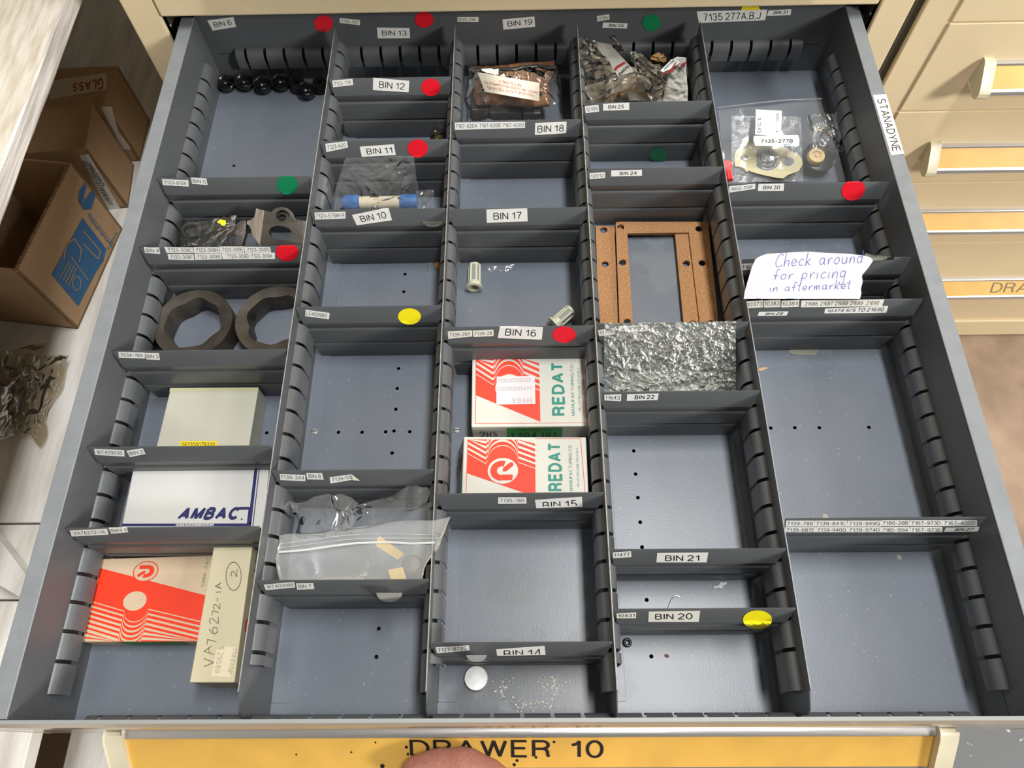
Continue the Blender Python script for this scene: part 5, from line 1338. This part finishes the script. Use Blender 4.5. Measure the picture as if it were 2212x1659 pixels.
# --- bundle of grimy bags and papers (rear bin, fourth column)
cg = lambda *p: sc((1250, 70), .12206, p)
def on_z(pts, zs): return [Z(u, v, z) for (u, v), z in zip(pts, zs)]
PAP = mat('grimy_white_paper', (.44, .42, .36), .6, col2=(.72, .70, .64), vscale=60, bump=.3, bscale=120)
b1 = thing('paper_packet', 'white printed packet leaning diagonally among grimy bags', 'packet', Z(1320, 150, .0))
def pk1(a, b, lift): return V(bil(on_z(cg((240,150),(560,215),(1000,690),(700,780)), (.082,.082,.048,.044)), a, b))+V((0, -lift*.5, lift))
p = Print(pk1, [PAP, mat('packet_red', (.45, .04, .04), .5), BLACK]); p.grid([(0,0),(1,0),(1,1),(0,1)], 12, 16); pk_o = p.build('packet_paper', b1)
p = Print(pk1, [mat('packet_red2', (.45, .04, .04), .5), BLACK]); p.line([(.05,.83),(.3,.76),(.9,.66)], .06, 0, .0006); p.text('CNA-DYNE' if False else 'ENADYN', [(.1,.94),(.9,.76),(.9,.84),(.12,1.0)], 1, .0006, bold=.03); p.build('print', pk_o)
b2 = thing('paper_packet', 'white printed packet with red bands at the right of the bag bundle', 'packet', Z(1470, 180, .0))
sm(sheet(on_z(cg((1620,480),(1900,440),(1940,1230),(1480,1230)), (.052,.056,.026,.020)), 24, 40, .003, 5, 91, edge=.001).build('packet_paper', PAP, b2))
def pk2(u, v, lift): return Z(u, v, .052+lift)
p = Print(pk2, [mat('dark_red_band', (.30, .02, .02), .5), WHITE, BLACK]); p.poly(cg((1440,680),(1620,500),(1740,430),(1880,440),(1760,560),(1640,640),(1500,700)), 1, .001)
p.poly(cg((1430,740),(1600,690),(1720,520),(1740,500),(1700,600),(1660,700),(1440,745)), 0, .0015); p.poly(cg((1800,570),(1900,515),(1905,560),(1810,600)), 0, .002)
p.text('MADYNE', cg((1500,640),(1680,470),(1700,500),(1530,660)), 2, .003, bold=.03); p.build('print', b2)
b3 = thing('plastic_bag', 'grimy clear bag filling the left of the rear bin bundle', 'bag', Z(1290, 170, .0))
sm(sheet(on_z(cg((20,60),(260,160),(700,780),(100,950)), (.090,.086,.046,.030)), 30, 40, .008, 3, 95, edge=.004, fold=1.4).build('bag_film', FILMG, b3))
sm(sheet(on_z(cg((100,950),(990,700),(1000,960),(240,1250)), (.036,.052,.050,.026)), 40, 24, .008, 3, 97, edge=.003, fold=1.4).build('bag_film', FILMG, b3))
sm(sheet(on_z(cg((100,600),(560,660),(520,1100),(110,1220)), (.030,.030,.020,.018)), 20, 20, .006, 4, 98).build('dark_contents', mat('dark_grimy', (.03, .026, .02), .5, var=.5), b3))
sm(sheet(on_z(cg((130,560),(1830,620),(1910,1225),(110,1235)), (.030,.028,.020,.018)), 90, 50, .008, 6, 99, edge=.002).build('lower_layer', mat('grimy_layer', (.07, .06, .045), .45, col2=(.26, .23, .18), vscale=45, bump=.3), b3))
b4 = thing('plastic_bag', 'grimy clear bag with an upright tongue in the middle of the bundle', 'bag', Z(1380, 170, .0))
sm(sheet(on_z(cg((520,60),(630,50),(840,360),(650,330)), (.090,.090,.070,.066)), 12, 26, .003, 3, 101, edge=.002).build('bag_tongue', FILMG, b4))
sm(sheet(on_z(cg((860,330),(1180,420),(1580,900),(1030,700)), (.062,.060,.044,.050)), 40, 30, .009, 3, 103, edge=.004, fold=1.5).build('bag_film', FILMG, b4))
sm(sheet(on_z(cg((1040,640),(1400,560),(1560,1000),(1250,1210)), (.052,.052,.034,.024)), 40, 30, .008, 3, 105, edge=.004, fold=1.5).build('bag_film', FILMG, b4))
b5 = thing('paper_wrapper', 'torn brown paper wrapper behind BIN 25', 'wrapper', Z(1360, 195, .0))
sm(sheet(on_z(cg((690,850),(1010,740),(1000,1000),(560,1220)), (.040,.050,.040,.022)), 30, 24, .006, 3, 107, edge=.004).build('wrapper_paper', mat('torn_brown_paper', (.20, .12, .06), .6, col2=(.40, .30, .19), vscale=30, bump=.3), b5))
sm(sheet(on_z(cg((1230,420),(1500,350),(1560,560),(1380,620)), (.056,.056,.044,.040)), 20, 20, .008, 3, 109, edge=.004).build('wrapper_corner', mat('rusty_paper', (.20, .11, .03), .6, var=.3), b5))

# --- gasket kit bag (rear right bin)
ck = lambda *p: sc((1530, 200), .14467, p)
kit = thing('parts_bag', 'clear bag labelled 7135-277B holding a gasket kit, rear right bin', 'bag', Z(1690, 310, .0))
sm(sheet([Z(1552, 238, .046), Z(1772, 214, .050), Z(1830, 392, .010), Z(1566, 396, .010)], 70, 60, .0030, 3.2, 111, edge=.0015, fold=1.5).build('bag_film', FILM, kit))
sm(sheet([Z(1580, 250, .040), Z(1730, 252, .040), Z(1735, 392, .008), Z(1580, 394, .008)], 30, 30, .0022, 3.2, 113).build('inner_bag', film('kit_film', haze=.16), kit))
sm(sheet([Z(1742, 250, .040), Z(1806, 245, .036), Z(1822, 330, .018), Z(1760, 330, .024)], 30, 30, .006, 4, 115, edge=.003, fold=1.6).build('bag_corner', FILM, kit))
mb = MB(); mb.tube([Z(1549, 233, .050), Z(1640, 222, .052), Z(1700, 216, .053), Z(1775, 213.5, .052)], .0007, 6); mb.build('rolled_edge', mat('film_edge', (.30, .32, .33), .3, trans=.3), kit, smooth=True)
kp = V((0, .49, .0150)); kn = V((0, -.22, 1)).normalized()
gk = thing('paper_gasket', 'buff paper gasket with three holes inside the labelled bag', 'gasket', Z(1665, 345, .0))
o_, X, Y = on_pl(ck((420,850),(560,830),(590,720),(680,715),(900,760),(1150,810),(1240,880),(1330,910),(1400,990),(1410,1070),(1350,1170),(1190,1230),(1120,1280),(1040,1275),(860,1240),(700,1200),(560,1150),(500,1110),(400,1100),(390,960)), kp, kn)
h_ = [on_pl(ck(*ellpx(538, 972, 56, 50)), kp, kn)[0], on_pl(ck(*ellpx(1198, 1030, 84, 66)), kp, kn)[0], on_pl(ck((715,880),(800,825),(880,822),(970,850),(1040,920),(1055,1010),(1030,1100),(960,1150),(880,1168),(790,1150),(715,1100)), kp, kn)[0]]
MB().plate([o_]+h_, -.0008, 0, kp, X, Y, kn).build('gasket_sheet', GASK, gk)
for (cx, cy, r1_, r2_, z_, m_, lb) in ((880, 990, 150, 122, .0128, mat('grey_rubber_ring', (.12, .14, .13), .4), 'larger grey rubber ring inside the labelled bag'), (880, 972, 108, 74, .0135, mat('olive_rubber_ring', (.16, .17, .14), .4), 'smaller olive rubber ring inside the labelled bag'), (985, 1160, 100, 84, .0120, mat('blue_rubber_ring', (.08, .30, .46), .4), 'thin blue rubber ring low in the labelled bag')):
    c = at_plane(*ck((cx, cy))[0], V((0, .49, z_)), kn); e = at_plane(*ck((cx+r1_, cy))[0], V((0, .49, z_)), kn); R1 = (e-c).length; R2 = R1*r2_/r1_; rr = (R1-R2)/2; Rm = (R1+R2)/2
    t_ = MB().lathe([(Rm+rr*cos(a*pi/5), rr*sin(a*pi/5)) for a in range(11)], c, kn, 36).build('rubber_ring', m_, smooth=True); _tag(t_, lb, 'ring', 'rubber rings in the labelled bag')
c = at_plane(*ck((1660, 960))[0], V((0, .49, .011)), kn)
t_ = MB().lathe([(.0001, .0012), (.0150, .0012), (.0162, .0004), (.0162, -.001), (.0001, -.001)], c, kn, 40).build('rubber_disc', mat('black_rubber_disc', (.02, .022, .025), .35), smooth=True); _tag(t_, 'black rubber disc at the right of the gasket kit bag', 'disc')
c = at_plane(*ck((1605, 960))[0], V((0, .49, .0165)), kn)
t_ = MB().lathe([(.0001, .0032), (.0018, .0034), (.0022, .0026), (.0040, .0024), (.0044, .0036), (.0076, .0034), (.0086, .0016), (.0086, -.002), (.0001, -.003)], c, kn, 32).build('buff_knob', mat('buff_plastic', (.66, .50, .27), .4, sss=.1), smooth=True); _tag(t_, 'round buff plastic cap on the black rubber disc', 'cap')
rp = thing('red_plug', 'red plastic plug at the left edge of the kit bag', 'plug', Z(1570, 365, .0))
c = Z(1569, 358, .016); REDPL = mat('red_plastic', (.70, .02, .02), .3)
MB().lathe([(.0001, .003), (.0048, .0028), (.0056, .001), (.0056, -.003), (.004, -.004), (.0001, -.004)], c, (.1, -.4, 1), 22).build('plug_head', REDPL, rp, smooth=True)
MB().lathe([(.0001, .014), (.0044, .013), (.0044, 0), (.0001, 0)], c+V((.0006, -.002, -.003)), (.1, -1, -.2), 20).build('plug_body', REDPL, rp, smooth=True)
def kl(z): return lambda u, v, lift: at_plane(u, v, V((0, .49, z+lift)), kn)
p = Print(kl(.040), [WHITE]); p.poly(ck((710,250),(1098,272),(1085,655),(700,625)), 0, 0); lab = p.build('price_label', kit)
p = Print(kl(.0403), [GINK]); p.text('$ 13.49', ck((785,380),(790,600),(725,598),(735,378))if False else ck((790,378),(795,598),(730,598),(738,378)), 0, 0); p.text('8350', ck((1062,312),(1055,425),(1010,425),(1015,312)), 0, 0); p.line(ck((1010,580),(1045,584)), 1.4, 0, 0); p.build('lettering', lab)
p = Print(kl(.041), [WHITE]); p.poly(ck((680,645),(1340,635),(1362,700),(1355,800),(700,795),(672,700)), 0, 0); lab = p.build('part_label', kit)
p = Print(kl(.0413), [BLACK, INKB]); p.text('7135-277B', ck((792,700),(1268,695),(1260,752),(790,752)), 0, 0, bold=.02); p.line(ck((1130,760),(1140,800),(1150,765),(1170,790),(1190,765),(1215,790),(1240,755)), .8, 1, 0); p.build('lettering', lab)

# --- handwritten note
nt_ = thing('paper_note', 'torn white note reading Check around for pricing in aftermarket', 'note', Z(1740, 600, .0))
cn_ = cE
def npl(u, v, lift):
    s = (u-1605)/280; t2 = (v-548)/100
    z = .0800-.0040*t2+.0012*sin(s*9)*(.3+t2)+lift
    return Z(u, v, z)
p = Print(npl, [mat('white_note_paper', (.50, .50, .56), .55, var=.03, vscale=20)])
bd = cn_((265,515),(330,490),(500,475),(690,468),(850,478),(965,485),(990,520),(960,570),(920,610),(925,660),(915,710),(908,760),(560,760),(190,760),(205,690),(230,600))
def pw(pts, x):
    for (a, b), (c, d) in zip(pts, pts[1:]):
        if a <= x <= c: return b+(d-b)*(x-a)/(c-a)
    return pts[-1][1]
lft = [(0, 330), (.06, 285), (.12, 262), (.3, 240), (.6, 215), (.85, 196), (1, 190)]
rgt = [(0, 850), (.05, 965), (.15, 990), (.32, 958), (.48, 920), (.62, 926), (.78, 914), (.88, 918), (1, 908)]
top_ = [(0, 0), (.3, -10), (.5, -14), (.75, -6), (1, 0)]
nx3, ny3 = 30, 26
vs = []
for j in range(ny3+1):
    t_v = j/ny3
    for i in range(nx3+1):
        s_u = i/nx3; xx = pw(lft, t_v)+(pw(rgt, t_v)-pw(lft, t_v))*s_u; yy = 482+(760-482)*t_v+pw(top_, s_u)*(1-t_v)
        vs.append(cn_((xx, yy))[0])
p._put(vs, [(j*(nx3+1)+i, j*(nx3+1)+i+1, (j+1)*(nx3+1)+i+1, (j+1)*(nx3+1)+i) for j in range(ny3) for i in range(nx3)], 0, 0); sm(p.build('note_paper', nt_))
GLY = {  # single stroke handwriting, x right, y down, x-height 0..1, ascender -1
 'C': ([(.9,-.6),(.6,-.9),(.2,-.4),(0,.3),(.2,.95),(.6,1),(.95,.7)], 1.0), 'h': ([(.05,-1),(0,1),(.1,.4),(.4,.1),(.6,.3),(.6,1)], .8), 'e': ([(.05,.55),(.6,.5),(.5,.1),(.2,.05),(0,.5),(.2,.95),(.65,.85)], .8),
 'c': ([(.6,.2),(.3,0),(0,.5),(.2,.95),(.65,.85)], .75), 'k': ([(.05,-1),(0,1),(.1,.5),(.55,.05),(.2,.5),(.6,1)], .8), 'a': ([(.6,.1),(.2,0),(0,.5),(.15,.95),(.5,.8),(.62,.1),(.62,.8),(.8,1)], .95),
 'r': ([(0,.1),(.05,1),(.1,.4),(.35,.05),(.55,.15)], .65), 'o': ([(.4,0),(.05,.25),(.05,.8),(.4,1),(.65,.6),(.55,.1),(.4,0)], .85), 'u': ([(0,.05),(.02,.8),(.3,1),(.55,.7),(.6,.05),(.62,1)], .85),
 'n': ([(0,.1),(0,1),(.1,.4),(.4,.05),(.58,.3),(.6,1)], .8), 'd': ([(.6,.2),(.2,0),(0,.5),(.2,1),(.6,.7),(.62,-.9),(.62,1)], .9), 'f': ([(.55,-.8),(.35,-1),(.2,-.6),(.2,1.0),(.2,.2),(-.1,.25),(.5,.15)], .7),
 'p': ([(0,.1),(0,1.9),(0,.4),(.35,0),(.6,.4),(.4,.9),(.05,.85)], .85), 'i': ([(.05,.05),(.05,1)], .35), 'g': ([(.6,.1),(.2,0),(0,.45),(.2,.85),(.58,.6),(.6,.1),(.55,1.6),(.2,1.9),(-.05,1.5)], .85),
 't': ([(.2,-.7),(.18,.9),(.4,1)], .55), 'm': ([(0,.1),(0,1),(.1,.3),(.3,.05),(.42,1),(.5,.3),(.75,.05),(.85,1)], 1.1), 'l': ([(.05,-1),(.05,1)], .35)}
def handwrite(p, txt, q, slant=.32):
    x = 0; segs = []
    for ch in txt:
        if ch == ' ': x += .9; continue
        g, w = GLY[ch]; segs.append([(x+a+slant*(1-b)*.5, b) for a, b in g]); x += w+.22
        if ch == 't': segs.append([(x-.9, -.15), (x-.25, -.2)])
    for sg in segs:
        pts = []
        for i in range(len(sg)-1):
            p0, p1, p2, p3 = sg[max(i-1, 0)], sg[i], sg[i+1], sg[min(i+2, len(sg)-1)]
            for k in range(5):
                t = k/5; pts.append(tuple(.5*(2*p1[c]+(p2[c]-p0[c])*t+(2*p0[c]-5*p1[c]+4*p2[c]-p3[c])*t*t+(3*p1[c]-p0[c]-3*p2[c]+p3[c])*t**3) for c in (0, 1)))
        pts.append(sg[-1])
        p.line([tuple(bil(q, a/x, b)) for a, b in pts], 1.1, 0, .0002)
p = Print(npl, [INKB])
handwrite(p, 'Check around', cn_((385,520),(940,495),(940,535),(385,562)))
handwrite(p, 'for pricing', cn_((375,610),(835,585),(835,630),(375,640)))
handwrite(p, 'in aftermarket', cn_((350,690),(860,665),(860,695),(350,715)))
p.line(cn_((270,757),(500,759)), .8, 0, .0004)
p.build('handwriting', nt_)
sm(sheet([Z(1868, 547, .078), Z(1932, 556, .076), Z(1930, 561, .073), Z(1872, 563, .073)], 12, 6, .001, 4, 121).build('clear_tape', TAPE, nt_))

# --- small loose items
p0 = Z(1029, 1466, .0005); t = thing('steel_disc', 'round bright steel disc in front of the BIN 14 divider', 'disc', p0)
MB().lathe([(.0001, .0046), (.0082, .0046), (.0087, .0042), (.0087, .0004), (.0082, 0), (.0001, 0)], p0, n=40).build('disc_body', mat('brushed_bright_disc', (.62, .61, .60), .45, .35, var=.12, vscale=200), t)
p0 = Z(1355, 1388.5, .0010); t_ = MB().lathe([(.0024+.0010*cos(a*pi/5), .0010+.0010*sin(a*pi/5)) for a in range(11)], (p0.x, p0.y, .0012), n=28).build('rubber_o_ring', RUB, smooth=True); _tag(t_, 'small black rubber o-ring in front of the BIN 20 divider', 'o-ring')
def scrap(name, label, cat, pts, m, th=.0006, z=.0001):
    L = [(Z(u, v).x, Z(u, v).y) for u, v in pts]
    o = MB().plate([L], 0, th, (0, 0, z), (1, 0, 0), (0, 1, 0), (0, 0, 1)).build(name, m); _tag(o, label, cat); return o
scrap('paper_scrap', 'torn white paper scrap in front of the BIN 21 divider', 'scrap', cD2((1035,465),(1045,445),(1085,435),(1100,408),(1160,405),(1155,425),(1125,440),(1110,468),(1085,455),(1060,460)), WHITE, .001)
w_ = [Z(u, v, .0012) for u, v in cD2((632,652),(645,615),(660,575),(680,540),(705,524),(740,536))]
t_ = MB().tube(w_, .0004, 6).build('bent_wire', CHROME, smooth=True); _tag(t_, 'thin bent wire lying between the BIN 21 and BIN 20 dividers', 'wire')
scrap('rust_flake', 'tiny rust flake in front of the BIN 20 divider', 'flake', cD2((600,1065),(612,1045),(640,1060),(645,1075),(622,1082)), mat('rust', (.16, .07, .04), .8), .0008)
scrap('tape_scrap', 'strip of old tape stuck to the floor below the BIN 28 divider', 'tape', cE((462,1090),(490,1062),(668,1065),(630,1110),(500,1105)), mat('old_tape', (.27, .28, .22), .4, var=.1), .0004)
scrap('wood_chip', 'small tan wood chip near the fourth partition', 'chip', cE((275,1205),(285,1190),(330,1184),(335,1196),(295,1212)), mat('tan_chip', (.50, .33, .20), .7), .0012)
# stains and flaked paint on the front of the third column floor
spl = thing('paint_flakes', 'white dried paint flecks on the floor in front of BIN 14', 'paint', Z(1180, 1500, .0002)); spl['kind'] = 'stuff'
mb = MB(); random.seed(11)
for k in range(230):
    if k < 110: u, v = random.gauss(1200, 22), random.gauss(1480, 10)
    elif k < 190: u, v = random.gauss(1165, 35), random.gauss(1522, 9)
    else: u, v = random.gauss(1087, 10), random.gauss(1485, 12)
    v = min(1538, max(1440, v)); u = min(1285, max(1060, u))
    c = Z(u, v); r = random.uniform(.0002, .0009); n_ = 5
    mb.add([(c.x+r*random.uniform(.4, 1.3)*cos(2*pi*i/n_), c.y+r*random.uniform(.4, 1.3)*sin(2*pi*i/n_), .00020+.000004*k) for i in range(n_)], [tuple(range(n_))])
mb.build('flecks', mat('cream_fleck', (.62, .60, .50), .6), spl)['kind'] = 'stuff'
